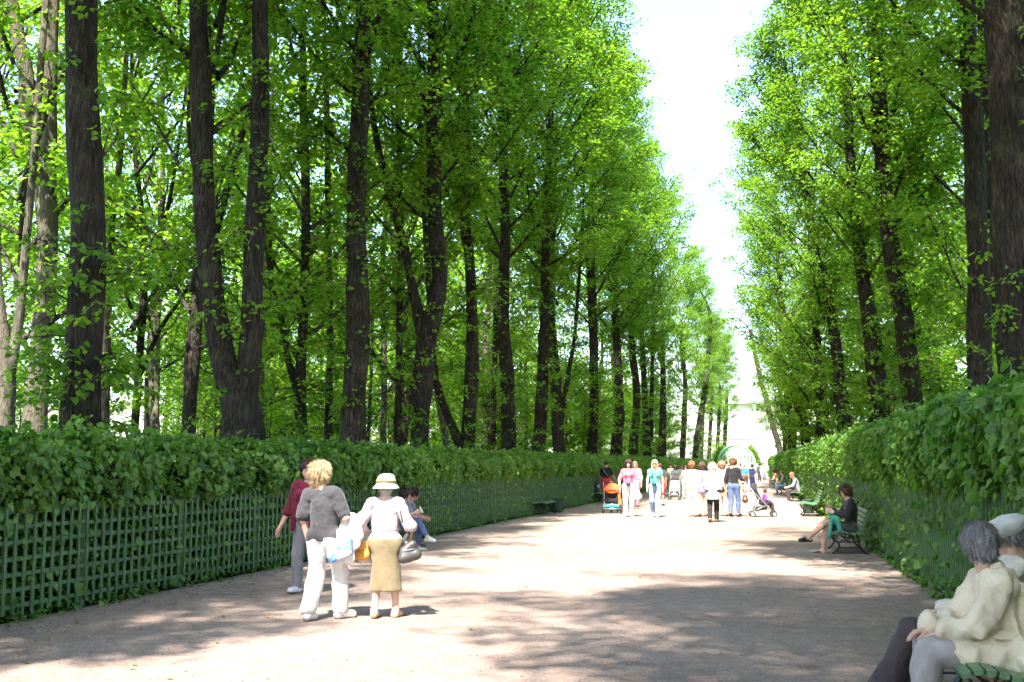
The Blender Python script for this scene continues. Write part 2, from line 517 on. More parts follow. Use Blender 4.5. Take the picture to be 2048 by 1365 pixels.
HEART_R = []
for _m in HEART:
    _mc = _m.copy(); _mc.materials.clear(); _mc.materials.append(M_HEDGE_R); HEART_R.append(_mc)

def build_hedge(side):
    left = side == 'left'
    fx = LX if left else RX
    H = 1.75 if left else 2.22
    ang = (L_ANG if left else R_ANG)
    label = ('long clipped linden hedge behind the open trellis on the left of the alley' if left
             else 'leafy overgrown linden hedge along the right side of the alley')
    root = thing('hedge', label, 'hedge')
    sd = 100 if left else 200
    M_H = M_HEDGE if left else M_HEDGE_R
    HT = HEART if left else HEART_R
    ZL = 1.15 if left else 1.30
    cover = 0.02 if left else 0.05
    near = [mk_mesh('foliage', *hedge_module(sd+i, H, 10000, 2, 0.078 if left else 0.09, cover, 0.16 if left else 0.2, ZL), M_H) for i in range(2)]
    midm = [mk_mesh('foliage', *hedge_module(sd+10+i, H, 7500, 1, 0.086, cover*1.4, 0.17, ZL), M_H) for i in range(2)]
    far = [mk_mesh('foliage', *hedge_module(sd+20+i, H, 5200, 0, 0.11, cover*1.8, 0.18, ZL), M_H) for i in range(2)]
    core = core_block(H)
    y = YF0
    i = 0
    rz = ang if not left else ang + PI       # local x along the fence, local y towards the path
    while y < YF1:
        dist = y
        src = near if dist < 19 else (midm if dist < 40 else far)
        dy = HL*abs(math.sin(ang))
        # left: outward normal is +x, so local x runs towards the camera
        if left:
            o = (fx(y+dy), y+dy, 0)
        else:
            o = (fx(y), y, 0)
        me = src[i % 2]
        c = ob('foliage', me, root, o, (0, 0, rz)); c['kind'] = 'stuff'
        ob('inner_shade_core', core, root, o, (0, 0, rz))
        y += dy; i += 1
    # the leaves that show largest, one by one
    r = random.Random(sd)
    count = 0
    y0 = 9.5 if left else 7.2
    while count < 290:
        y = y0 + (r.random()**1.7)*(16 if left else 14)
        if left and r.random() < 0.30 or (not left and r.random() < 0.45):
            z = r.uniform(0.12, 1.2); off = 0.045 + r.random()*0.06
        else:
            z = r.uniform(ZL-0.1, H+0.12); off = 0.16 + r.random()*0.09 - max(0, z-H+0.25)*0.7
        s = r.uniform(0.055, 0.115)
        nx = 1 if left else -1
        base = Vector((fx(y) + nx*off, y, z))
        nrm = Vector((nx*1.0 + r.gauss(0,.3), r.gauss(-0.15,.4), 0.6 + r.gauss(0,.3))).normalized()
        d = Vector((nx*0.3 + r.gauss(0,.2), r.gauss(0,.5), -0.9 + r.gauss(0,.3)))
        d = (d - nrm*d.dot(nrm)).normalized()
        x = d.cross(nrm)
        mt = Matrix((x, d, nrm)).transposed()
        ob('leaf', HT[count % 5], root, base, mt.to_euler(), s)
        count += 1
    return root
build_hedge('left')
build_hedge('right')

# ------------------------------------------------------------------ trellis fences
def build_trellis(side):
    left = side == 'left'
    fx = LX if left else RX
    ang = L_ANG if left else R_ANG
    nx = 1 if left else -1
    top = 1.22 if left else 1.40
    label = ('long green wooden lattice fence in front of the left hedge' if left else
             'green wooden slat fence half hidden by leaves under the right hedge')
    root = thing('trellis_fence', label, 'fence')
    h = top-0.07
    sm = [MB().bevbox((0,0,0), (0.040, 0.018, h), 0.004).mesh('slat', M_SLAT)]
    step = 0.156
    ydir = abs(math.sin(ang))
    panel = 14*step
    pm = MB().bevbox((0,0,0), (0.07, 0.07, top-0.02), 0.006).mesh('post', M_SLAT)
    nr = 7 if left else 8
    rl = MB().bevbox((0,0,0), (panel-0.01, 0.020, 0.042), 0.004).mesh('rail', M_RAIL)
    r = random.Random(31 if left else 32)
    start = 7.4 if left else 5.0
    n_single = 0
    s = 0
    rest = MB()
    yend = 126.0
    rz = ang
    k = 0
    while True:
        y = start + s*ydir
        if y > yend: break
        x = fx(y)
        if k % 14 == 0:
            if n_single < 290:
                ob('post', pm, root, (x - nx*0.058, y, (top-0.02)/2), (0, 0, rz))
                for q in range(nr):
                    z = 0.16 + q*(top-0.11-0.16)/(nr-1)
                    ym = y + panel/2*ydir
                    ob('rail', rl, root, (fx(ym)-nx*0.0, ym, z+r.gauss(0,.003)), (0, r.gauss(0,.002), rz))
            else:
                ym = y + panel/2*ydir
                for q in range(nr):
                    z = 0.16 + q*(top-0.11-0.16)/(nr-1)
                    rest.box((fx(ym), ym, z), (panel, 0.02, 0.042), (0,0,rz))
        zc = 0.07 + h/2 + r.gauss(0, 0.008)
        tl = r.gauss(0, 0.011)
        if n_single < 290:
            ob('slat', sm[0], root, (x + nx*0.022, y, zc), (0, tl, rz))
            n_single += 1
        else:
            rest.box((x + nx*0.022, y, zc), (0.04, 0.018, h), (0, 0, rz))
        s += step; k += 1
    c = rest.build('far_slats', M_SLAT, root); c['kind'] = 'stuff'
    return root
build_trellis('left')
build_trellis('right')

# ------------------------------------------------------------------ trees
def wobble(seed, amp=0.13):
    r = np.random.default_rng(seed)
    ph = r.uniform(0, 6.28, 6)
    nb = r.integers(4, 9)
    bh = r.uniform(0.5, 12, nb); ba = r.uniform(0, 6.28, nb); bs = r.uniform(0.10, 0.34, nb)
    def f(P, a):
        z = P[:, 2][:, None]; A = a[None, :]
        w = 1 + amp*(0.5*np.sin(2*A+ph[0]+0.35*z) + 0.35*np.sin(3*A+ph[1]-0.8*z) + 0.35*np.sin(1*A+ph[2]+1.7*z) + 0.25*np.sin(5*A+ph[3]+0.4*z) + 0.22*np.sin(2.9*z+ph[4]))
        for h, b, s in zip(bh, ba, bs):
            w = w + s*np.exp(-((z-h)/0.28)**2)*np.exp(2.0*(np.cos(A-b)-1))
        return w
    return f

def stem_mesh(stems, seed, mat, nside=12):
    """stems: list of (points, radii) in tree-local coordinates -> one trunk mesh"""
    V, F = [], []
    for k, (pts, rad) in enumerate(stems):
        P = smooth_path(pts, 0.35)
        # radii interpolated by arc position
        d0 = np.concatenate([[0], np.cumsum(np.linalg.norm(np.diff(np.array(pts, dtype=float), axis=0), axis=1))])
        d1 = np.concatenate([[0], np.cumsum(np.linalg.norm(np.diff(P, axis=0), axis=1))])
        rr = np.interp(d1/d1[-1], d0/d0[-1], rad)
        v, f = tube(P, rr, nside, True, wobble(seed*7+k))
        o = len(V)
        V.extend(v.tolist()); F.extend([tuple(i+o for i in q) for q in f])
    return mk_mesh('trunk', V, F, mat, True)

class Spray:
    def __init__(s): s.P=[]; s.D=[]; s.N=[]; s.S=[]
    def add(s, c, out, n, rad, size, rng, droop=0.35):
        """a flattened spray of n leaves about c"""
        a = rng.uniform(0, 2*PI, n); q = rad*np.sqrt(rng.uniform(0, 1, n))
        off = np.stack([q*np.cos(a), q*np.sin(a), rng.normal(0, rad*0.28, n) - 0.35*q], 1)
        s.P.append(c[None, :] + off)
        d = np.stack([np.cos(a), np.sin(a), np.full(n, -droop)], 1) + rng.normal(0, 0.35, (n, 3)) + out[None, :]*0.3
        s.D.append(d)
        s.N.append(np.array([0, 0, 1.0])[None, :] + rng.normal(0, 0.42, (n, 3)) + out[None, :]*0.25)
        s.S.append(size*rng.uniform(0.7, 1.25, n))
    def mesh(s, name, detail, rng, mat):
        P, D, N_, S = [np.concatenate(x) for x in (s.P, s.D, s.N, s.S)]
        return mk_mesh(name, *leaves(P, D, N_, S, detail, rng), mat)

def crown_proto(seed, z0, z1, rmax, n_limb, n_sub, n_spray, n_leaf, lsize, mat, bmat, low=0.55, rbase=0.09, incl=(28,58), detail=0):
    """a crown about a vertical axis: branch mesh and leaf mesh"""
    rng = np.random.default_rng(seed)
    sp = Spray(); V, F = [], []
    def addtube(pts, rad, n):
        v, f = tube(pts, rad, n, False)
        o = len(V); V.extend(v.tolist()); F.extend([tuple(i+o for i in q) for q in f])
    for i in range(n_limb):
        t = (i+rng.random())/n_limb
        z = z0 + (z1-z0)*t*0.86
        az = i*2.399 + rng.normal(0, 0.5)
        env = rmax*(low + (1-low)*math.sin(PI*min(1, t*0.9+0.12)))*(1.0 if t < 0.75 else 1.0-(t-0.75)*1.9)
        inc = R(rng.uniform(*incl))*(1-0.35*t)
        Lh = env*rng.uniform(0.75, 1.12)
        n = 6
        pts = []
        for k in range(n):
            s = k/(n-1)
            hr = Lh*s
            zz = z + (Lh/math.tan(inc))*(s**1.15)*0.75
            pts.append([hr*math.cos(az+0.25*s)+rng.normal(0,.05)*s, hr*math.sin(az+0.25*s)+rng.normal(0,.05)*s, zz])
        pts = np.array(pts)
        addtube(pts, np.linspace(rbase*(1-0.6*t), 0.016, n), 5)
        outv = np.array([math.cos(az), math.sin(az), 0.0])
        for j in range(n_sub):
            s = 0.22 + 0.78*(j+rng.random())/n_sub
            k = min(n-2, int(s*(n-1))); f = s*(n-1)-k
            b = pts[k]*(1-f)+pts[k+1]*f
            a2 = az + rng.choice([-1, 1])*rng.uniform(0.3, 1.4)
            L2 = rng.uniform(0.5, 1.5)*(1.25-0.5*s)
            e = b + np.array([math.cos(a2)*L2, math.sin(a2)*L2, rng.uniform(-0.15, 0.75)*L2])
            addtube(np.array([b, (b+e)/2+np.array([0,0,0.06*L2]), e]), [0.018, 0.012, 0.006], 4)
            for q in range(n_spray):
                w = (q+0.6+0.4*rng.random())/n_spray
                c = b + (e-b)*w + rng.normal(0, 0.16, 3)
                sp.add(c, outv, n_leaf, rng.uniform(0.26, 0.48), lsize, rng)
        sp.add(pts[-1], outv, n_leaf*2, 0.5, lsize, rng)
    bm = mk_mesh('limbs', V, F, bmat, True)
    lm = sp.mesh('crown', detail, rng, mat)
    return bm, lm

def shoots_proto(seed, z0, z1, n, nleaf, size, reach, detail, r0=0.22):
    """leafy shoots that sprout from a trunk's bark"""
    rng = np.random.default_rng(seed)
    sp = Spray(); V, F = [], []
    for i in range(n):
        z = z0 + (z1-z0)*rng.random()
        az = rng.uniform(0, 2*PI)
        L = reach*rng.uniform(0.35, 1.0)
        out = np.array([math.cos(az), math.sin(az), 0])
        b = out*r0*0.6 + np.array([0, 0, z])
        e = b + out*(L+r0*0.4) + np.array([0, 0, rng.uniform(-0.25, 0.45)*L])
        v, f = tube(np.array([b, (b+e)/2+np.array([0,0,0.08]), e]), [0.012, 0.008, 0.004], 4, False)
        o = len(V); V.extend(v.tolist()); F.extend([tuple(k+o for k in q) for q in f])
        for w in (0.55, 0.85, 1.05):
            sp.add(b+(e-b)*w+rng.normal(0,.05,3), out, nleaf, rng.uniform(0.12, 0.26), size, rng, 0.6)
    lv = sp.mesh('shoots', detail, rng, M_LIME)
    return mk_mesh('shoot_twigs', V, F, M_BARK), lv

# crowns of the avenue lindens (origin at the tree's foot)
AV = [crown_proto(500+i, 8.5, 25.0, 3.1, 34, 9, 4, 26, 0.125, M_LIME, M_BARK, 0.5, 0.06, (20,44)) for i in range(4)]
AVR = [crown_proto(540+i, 3.8, 24.0, 3.3, 44, 9, 4, 24, 0.125, M_LIME, M_BARK, 0.62, 0.055, (24,50)) for i in range(4)]
# taller-leafed wood trees behind
WD = [crown_proto(600+i, 4.0, 21.0, 3.7, 26, 7, 3, 20, 0.155, M_WOOD, M_GREY, 0.6, 0.07) for i in range(5)]
# young understorey trees
YG = [crown_proto(700+i, 1.6, 8.0, 2.2, 15, 6, 3, 17, 0.13, M_WOOD, M_GREY, 0.7, 0.035, (40,75)) for i in range(3)]
SH_NEAR = [shoots_proto(800+i, 2.0, 9.0, 30, 7, 0.10, 0.75, 1) for i in range(3)]
SH_LOW = [shoots_proto(840+i, 1.8, 4.6, 26, 8, 0.10, 0.85, 1, 0.3) for i in range(2)]
SH_FAR = [shoots_proto(820+i, 1.8, 11.0, 75, 9, 0.135, 1.0, 0) for i in range(3)]

def ordinal(n):
    return ['zeroth','first','second','third','fourth','fifth','sixth','seventh','eighth','ninth','tenth','eleventh','twelfth','thirteenth',
            'fourteenth','fifteenth','sixteenth','seventeenth','eighteenth','nineteenth','twentieth','twenty-first','twenty-second','twenty-third','twenty-fourth','twenty-fifth','twenty-sixth','twenty-seventh','twenty-eighth','twenty-ninth','thirtieth','thirty-first','thirty-second','thirty-third','thirty-fourth','thirty-fifth','thirty-sixth','thirty-seventh','thirty-eighth'][n]

def row_dist(px, fx, off):
    """forward distance at which the pixel column crosses the line x = fx(y)+off"""
    d = ray(px, 900)
    lo, hi = 3.0, 200.0
    # solve d.x*t = fx(d.y*t)+off
    f = lambda t: d[0]*t - fx(d[1]*t) - off
    a, b = lo, hi
    fa = f(a)
    for _ in range(60):
        m = (a+b)/2
        if f(m)*fa > 0: a = m
        else: b = m
    return a*np.dot(d, _fh)

def px_tree(stems_px, dist, name, label, cat, group, mat, crown=None, shoots=None, rot=0.0, ztop=16.0, extend=True, cs=1.0, tilt=None, shoot_scale=1.0):
    """a tree whose stems follow photo pixels (px, py, width) at a given distance"""
    x0, y0, w0 = stems_px[0][0]
    base = atdist(x0, y0, dist)
    foot = np.array([base[0], base[1], 0.0])
    stems = []
    for k, st in enumerate(stems_px):
        pts = [atdist(p[0], p[1], dist)-foot for p in st]
        rad = [p[2]*0.87*dist/FPX/2 for p in st]
        if k == 0:
            # root flare down to the ground
            pts = [np.array([0, 0, -0.15]), np.array([0, 0, 0.35])] + ([p for p in pts if p[2] > 0.8])
            rad = [rad[0]*1.75, rad[0]*1.28] + [r_ for p, r_ in zip([atdist(p[0], p[1], dist)-foot for p in st], rad) if p[2] > 0.8]
        if extend and (len(st[0]) < 4) and pts[-1][2] < ztop:
            d = pts[-1]-pts[-2]; d /= np.linalg.norm(d)
            hgt = ztop-pts[-1][2]
            pts.append(pts[-1] + np.array([d[0]*0.5, d[1]*0.5, 1.0])*hgt*0.5)
            pts.append(pts[-1] + np.array([d[0]*0.2, d[1]*0.2, 1.0])*hgt*0.5)
            rad += [rad[-1]*0.75, rad[-1]*0.4]
        stems.append((pts, rad))
    t = thing(name, label, cat, foot, 0, group)
    seed = int(x0*3+dist*7)
    ob('trunk', stem_mesh(stems, seed, mat, 14 if dist < 40 else 9), t)
    if crown is not None:
        top = stems[0][0][-1]
        tx, ty = top[0]/max(top[2], 1), top[1]/max(top[2], 1)
        e = Euler((-math.atan(ty), math.atan(tx), 0)).to_quaternion() @ Euler((0, 0, rot)).to_quaternion()
        for nm, me in zip(('limbs', 'crown'), crown):
            c = ob(nm, me, t, (0,0,0), e.to_euler(), cs)
            if nm == 'crown': c['kind'] = 'stuff'
    if shoots is not None:
        c = ob('shoot_twigs', shoots[0], t, (0,0,0), (0,0,rot), shoot_scale); c['kind'] = 'stuff'
        c2 = ob('shoots', shoots[1], t, (0,0,0), (0,0,rot), shoot_scale); c2['kind'] = 'stuff'
    return t

GL = 'dark lindens in the row behind the left hedge'
left_row = [
 # stems in photo pixels (x, y, width)
 ([[(160,870,98),(170,620,84),(175,420,80),(165,180,76),(162,0,70)]], 'massive single linden trunk nearest the camera behind the left hedge', SH_NEAR[0]),
 ([[(480,870,92),(478,810,88),(447,730,58),(428,600,48),(412,450,46),(403,250,46),(396,0,40)], [(485,830,60),(498,730,50),(506,550,46),(514,350,46),(520,180,44),(521,0,38)]], 'dark linden forked low into two tall stems like a V', SH_NEAR[1]),
 ([[(706,885,62),(708,800,58),(716,640,56),(712,450,46),(714,330,44),(722,180,40),(726,0,32)]], 'straight dark linden with knotty swellings just right of the V-forked tree', SH_NEAR[2]),
 ([[(838,892,44),(845,780,44),(852,680,48),(880,560,36),(868,420,34),(868,240,32),(866,0,26)], [(850,690,36),(822,560,22),(806,480,20),(775,380,17),(748,250,14),(740,150,10)], [(870,210,20),(905,140,15),(935,70,11),(950,10,8)]], 'dark linden forking at mid height above the bench couple', SH_NEAR[0]),
 ([[(936,898,34),(942,760,36),(943,600,24),(932,420,24),(930,250,24),(924,120,20),(918,0,14)], [(922,895,26),(898,840,20),(876,775,17),(866,700,13)]], 'dark linden with a leaning second stem at its foot', SH_NEAR[1]),
 ([[(1018,900,32),(1014,760,30),(1008,640,24),(1010,420,23),(1006,260,22),(996,120,16),(990,0,10)], [(1004,270,16),(1030,200,11),(1052,120,8)]], 'slim dark linden whose top splits in three, behind the left hedge', SH_NEAR[2]),
 ([[(1078,905,30),(1085,760,25),(1090,600,22),(1094,430,20),(1098,300,18),(1104,200,12)]], 'dark linden left of the empty green bench', SH_FAR[0]),
 ([[(1118,905,27),(1110,760,22),(1102,640,19),(1104,500,17),(1110,380,12)], [(1122,840,14),(1138,740,10),(1150,660,8)]], 'dark linden with a pale side stem leaning right', SH_FAR[1]),
 ([[(1185,905,27),(1188,780,22),(1184,600,20),(1180,480,18),(1186,330,10)]], 'leafy dark linden behind the empty green bench', SH_FAR[2]),
 ([[(1232,910,25),(1238,800,20),(1232,650,18),(1228,540,13)]], 'dark linden behind the man in red shorts', SH_FAR[0]),
 ([[(1266,912,21),(1274,790,17),(1264,700,14),(1262,600,12),(1255,530,9)]], 'bent dark linden above the woman in pink', SH_FAR[1]),
 ([[(1294,914,21),(1290,800,13),(1284,680,12),(1280,600,8)], [(1302,880,11),(1304,760,9),(1306,660,7)]], 'twin stemmed dark linden above the blonde woman in turquoise', SH_FAR[2]),
 ([[(1324,914,21),(1326,800,13),(1325,700,11),(1322,620,8)]], 'straight dark linden right of the twin stemmed one', SH_FAR[0]),
]
dist_seen = []
for i, (st, lab, sh) in enumerate(left_row):
    d = row_dist(st[0][0][0], LX, -1.95)
    dist_seen.append(d)
    tl_ = px_tree(st, d, 'linden_tree', lab, 'tree', GL, M_BARK, AV[i % 4], sh, i*1.31, 17.0, True, (1.14,1.14,1.0) if i >= 5 else 0.96+0.03*(i % 3))
    for q_ in range(2 if i == 0 else (1 if i < 7 else 0)):
        for nm_, me_ in zip(('shoot_twigs', 'shoots'), SH_LOW[(i+q_) % 2] if i == 0 else SH_NEAR[(i+1) % 3]):
            c = ob(nm_, me_, tl_, (0,0,0), (0,0,i+1.9*q_+2)); c['kind'] = 'stuff'
# far part of the left row: bare-looking sunlit stems
D1, D2 = row_dist(1365, LX, -1.3), row_dist(1390, LX, -1.1)
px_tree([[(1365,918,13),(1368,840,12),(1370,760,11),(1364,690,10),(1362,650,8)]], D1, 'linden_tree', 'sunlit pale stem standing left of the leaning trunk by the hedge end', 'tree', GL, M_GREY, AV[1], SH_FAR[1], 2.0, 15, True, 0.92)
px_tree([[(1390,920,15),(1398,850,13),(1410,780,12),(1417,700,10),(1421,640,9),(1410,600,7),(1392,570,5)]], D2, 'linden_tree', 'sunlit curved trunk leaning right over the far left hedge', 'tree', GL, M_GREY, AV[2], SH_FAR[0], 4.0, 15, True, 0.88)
for k, px in enumerate([1402,1418,1434,1448]):
    d = row_dist(px, LX, -1.6)
    px_tree([[(px,918,10),(px+3,850,9),(px+6,780,7)]], d, 'linden_tree', ['dark thin linden right behind the curved sunlit trunk', 'leaning dark linden left of the garden arbour', 'dark linden next before the far left corner', 'farthest linden of the left row above the arbour'][k], 'tree', GL, M_BARK, AV[k % 4], SH_FAR[k % 3], k*1.7, 13, True, 0.85)
# left row behind the camera, seen only by its shade
for k, y in enumerate([-20, -14.5, -9, -3.5, 2.0, 8.0]):
    t = thing('linden_tree', ordinal(k+1).capitalize() + ' linden from the back of the left row behind the viewer', 'tree', (LX(y)-2.6, y, 0), 0, 'lindens beside and behind the viewer')
    ob('trunk', stem_mesh([([(0,0,-.1),(0.05,0,4),(0.1,0.1,10),(0.1,0,19)], [.42,.3,.25,.08])], 40+k, M_BARK, 8), t)
    for nm, me in zip(('limbs','crown'), AV[k % 4]):
        c = ob(nm, me, t, (0,0,0), (0,0.05,k*2.2), 1.15)
        if nm == 'crown': c['kind'] = 'stuff'

GR = 'dark lindens in the row behind the right hedge'
right_row = [
 ([[(2052,900,105),(2040,640,96),(2030,420,92),(2024,200,98),(2020,60,110),(2008,0,90)]], 'huge ridged linden trunk at the right edge of the picture', SH_NEAR[0], 19.0),
 ([[(1975,880,66),(1960,700,54),(1956,520,50),(1948,300,48),(1940,150,46),(1934,0,42)]], 'thick dark linden next to the huge trunk at the right edge', SH_NEAR[1], 24.0),
 ([[(1832,880,58),(1822,780,50),(1806,640,42),(1786,520,38),(1770,400,34),(1762,250,36),(1750,100,30),(1744,0,26)]], 'tall dark linden leaning left behind the seated woman in black', SH_NEAR[2], 31.0),
 ([[(1762,880,48),(1754,760,42),(1736,620,34),(1716,480,27),(1702,350,22),(1694,180,20),(1686,0,16)]], 'leaning dark linden above the empty bench on the right', SH_FAR[0], 38.0),
 ([[(1690,880,38),(1680,760,30),(1664,640,24),(1646,540,20),(1618,420,16),(1600,300,13),(1588,150,10)]], 'leafy leaning linden further along the right hedge', SH_FAR[1], 48.0),
 ([[(1648,885,30),(1640,760,23),(1632,660,17),(1625,560,13)]], 'dark linden behind the far right bench', SH_FAR[2], 58.0),
 ([[(1612,890,22),(1600,800,18),(1580,700,14),(1564,610,10)]], 'slanting dark linden with a leafy trunk over the far right hedge', SH_FAR[0], 70.0),
 ([[(1585,895,20),(1576,800,15),(1566,720,11)]], 'dark linden next behind the slanting one on the right', SH_FAR[1], 84.0),
 ([[(1560,905,15),(1545,850,13),(1522,760,11),(1508,700,9),(1500,660,7)]], 'bare grey trunk leaning left across the white sky gap', None, 97.0),
 ([[(1572,900,14),(1566,830,10),(1560,780,7)]], 'farthest dark linden of the right row', SH_FAR[2], 110.0),
]
for i, (st, lab, sh, d) in enumerate(right_row):
    tr_ = px_tree(st, d, 'linden_tree', lab, 'tree', GR, M_GREY if 'grey' in lab else M_BARK, None if i == 8 else (AV if i < 5 else AVR)[i % 4], sh, i*1.9+0.4, 17.0, i != 8, 0.88 if 2 <= i <= 4 else (1.0 if d < 80 else 0.85))
    if 2 <= i <= 7:
        for q_ in range(2):
            lean_ = -0.07
            c = ob('shoot_twigs', SH_FAR[(i+q_) % 3][0], tr_, (0,0,0), (0,lean_,i+2.1*q_)); c['kind'] = 'stuff'
            c = ob('shoots', SH_FAR[(i+q_) % 3][1], tr_, (0,0,0), (0,lean_,i+2.1*q_)); c['kind'] = 'stuff'
for k, y in enumerate([-18, -14.5, -12, -9.5, -7, -4.5, -2, 0.5, 5.0, 10.5]):  # extra out-of-view trees added, crowded and leaning to shade the near path
    t = thing('linden_tree', ordinal(k+1).capitalize() + ' linden from the back of the unseen right row, placed to shade the path', 'tree', (RX(y)+1.8, y, 0), 0, 'lindens beside and behind the viewer')
    ob('trunk', stem_mesh([([(0,0,-.1),(-0.1,0,4),(-0.5,0.1,10),(-1.2,0,19)], [.42,.3,.25,.08])], 60+k, M_BARK, 8), t)
    for nm, me in zip(('limbs','crown'), AV[k % 4]):
        c = ob(nm, me, t, (0,0,0), (0,-0.21 if y < 2 else -0.12,k*2.0+1), 1.25 if y < 2 else 1.1)
        if nm == 'crown': c['kind'] = 'stuff'

# the wood on both sides
TR_W = []
for i in range(4):
    r = random.Random(900+i)
    V = [(0,0,-.15),(r.uniform(-.1,.1),r.uniform(-.1,.1),2.5),(r.uniform(-.3,.3),r.uniform(-.3,.3),6),(r.uniform(-.5,.5),r.uniform(-.5,.5),11),(r.uniform(-.4,.4),r.uniform(-.4,.4),17.5)]
    S = [(V, [.25,.17,.15,.11,.03])]
    if i % 2 == 0:
        S.append(([V[1], (V[1][0]+r.uniform(-.7,.7), V[1][1]+r.uniform(-.7,.7), 5.0), (V[1][0]+r.uniform(-1.6,1.6), V[1][1]+r.uniform(-1.6,1.6), 11)], [.12,.10,.04]))
    TR_W.append(S)
TRUNK_DARK = [stem_mesh(s, 70+i, M_BARK, 9) for i, s in enumerate(TR_W)]
TRUNK_PALE = [stem_mesh(s, 80+i, M_PALE, 9) for i, s in enumerate(TR_W)]
TRUNK_GREY = [stem_mesh(s, 90+i, M_GREY, 9) for i, s in enumerate(TR_W)]
YTR = [stem_mesh([([(0,0,-.1),(.05,.02,2),(.1,-.05,5),(0,0,7.5)], [.07,.05,.035,.01])], 95, M_GREY, 6)]


def px_of(x, y, z=1.6):
    v = np.array([x, y, z]) - CAMP
    f = np.dot(v, _fw)
    return W0/2 + FPX*np.dot(v, _rt)/f
MARKS = [(160,'the massive left linden'),(480,'the V-forked linden'),(706,'the knotty straight linden'),(838,'the mid-forked linden'),(936,'the linden with a leaning second stem'),
         (1018,'the three-topped linden'),(1185,'the leafy linden over the empty bench'),(1324,'the twin stemmed linden'),(1530,'the sky gap'),(1612,'the slanting right linden'),
         (1690,'the leafy leaning right linden'),(1762,'the linden over the empty right bench'),(1832,'the linden behind the woman in black'),(1975,'the thick right linden')]
WOOD = []
def wood_tree(x, y, kind, k, sc, side): WOOD.append((x, y, kind, k, sc, side))
def build_wood():
    seen = {}
    for x, y, kind, k, sc, side in sorted(WOOD, key=lambda w: w[1]):
        px = px_of(x, y)
        where = 'left' if side < 0 else 'right'
        look = {'young': 'young bushy tree', 'dark': 'slender dark-stemmed tree', 'pale': 'slender pale-stemmed tree', 'grey': 'slender grey-barked tree'}[kind]
        if px < 160: place = 'left of the massive left linden'
        else: place = 'right of ' + [nm for p_, nm in MARKS if p_ <= px][-1]
        n = seen[(kind, place)] = seen.get((kind, place), 0)+1
        lab = (ordinal(n)+' nearest ' if n > 1 else 'nearest ') + look + ' ' + place
        t = thing('young_tree' if kind == 'young' else 'woodland_tree', lab, 'tree', (x, y, 0), 0, ('young trees' if kind == 'young' else kind+'-stemmed trees')+' in the wood on the '+where)
        if kind == 'young':
            ob('trunk', YTR[0], t, (0,0,0), (0,0,k), sc)
            me = YG[k % 3]
        else:
            ob('trunk', {'dark': TRUNK_DARK, 'pale': TRUNK_PALE, 'grey': TRUNK_GREY}[kind][k % 4], t, (0,0,0), (0,0,k*1.1), sc)
            me = WD[k % 5]
        for nm, m_ in zip(('limbs','crown'), me):
            c = ob(nm, m_, t, (0,0,0), (0,0,k*1.7), sc)
            if nm == 'crown': c['kind'] = 'stuff'
r = random.Random(5)
k = 0
for row in range(6):
    off = -7.2 - row*6.0
    y = 10 + r.uniform(0, 4)
    while y < 118 - row*3:
        x = LX(min(y, 120)) + off + r.uniform(-1.6, 1.6)
        # keep to what the frame can show or what shades it
        ang = math.atan2(x, y)
        if ang > -R(41):
            kind = r.choice(['dark','dark','grey','pale','grey','dark'])
            if row < 7 or r.random() < .8:
                wood_tree(x, y + r.uniform(-1, 1), kind, k, r.uniform(0.85, 1.15), -1)
            k += 1
        y += r.uniform(8.5, 12.5) + row*0.6
for i in range(64):
    y = r.uniform(16, 95) if i < 30 else r.uniform(50, 125); x = LX(y) - r.uniform(5, 34 if i < 30 else 46)
    if math.atan2(x, y) > -R(40): wood_tree(x, y, 'young', i, r.uniform(0.7, 1.2), -1)
for i in range(26):
    y = r.uniform(55, 130); x = LX(y) - r.uniform(3.2, 13)
    wood_tree(x, y, 'young', i+1, r.uniform(0.8, 1.25), -1)
for row in range(4):
    off = 5.0 + row*5.0
    y = 14 + r.uniform(0, 4)
    while y < 112:
        x = RX(y) + off + r.uniform(-1.4, 1.4)
        if math.atan2(x, y) < R(20):
            wood_tree(x, y, r.choice(['dark','grey','dark','pale']), k, r.uniform(0.9, 1.15), 1)
            k += 1
        y += r.uniform(7.5, 11)
for i in range(14):
    y = r.uniform(30, 95); x = RX(y) + r.uniform(4, 14)
    if math.atan2(x, y) < R(18): wood_tree(x, y, 'young', i, r.uniform(0.7, 1.1), 1)

build_wood()
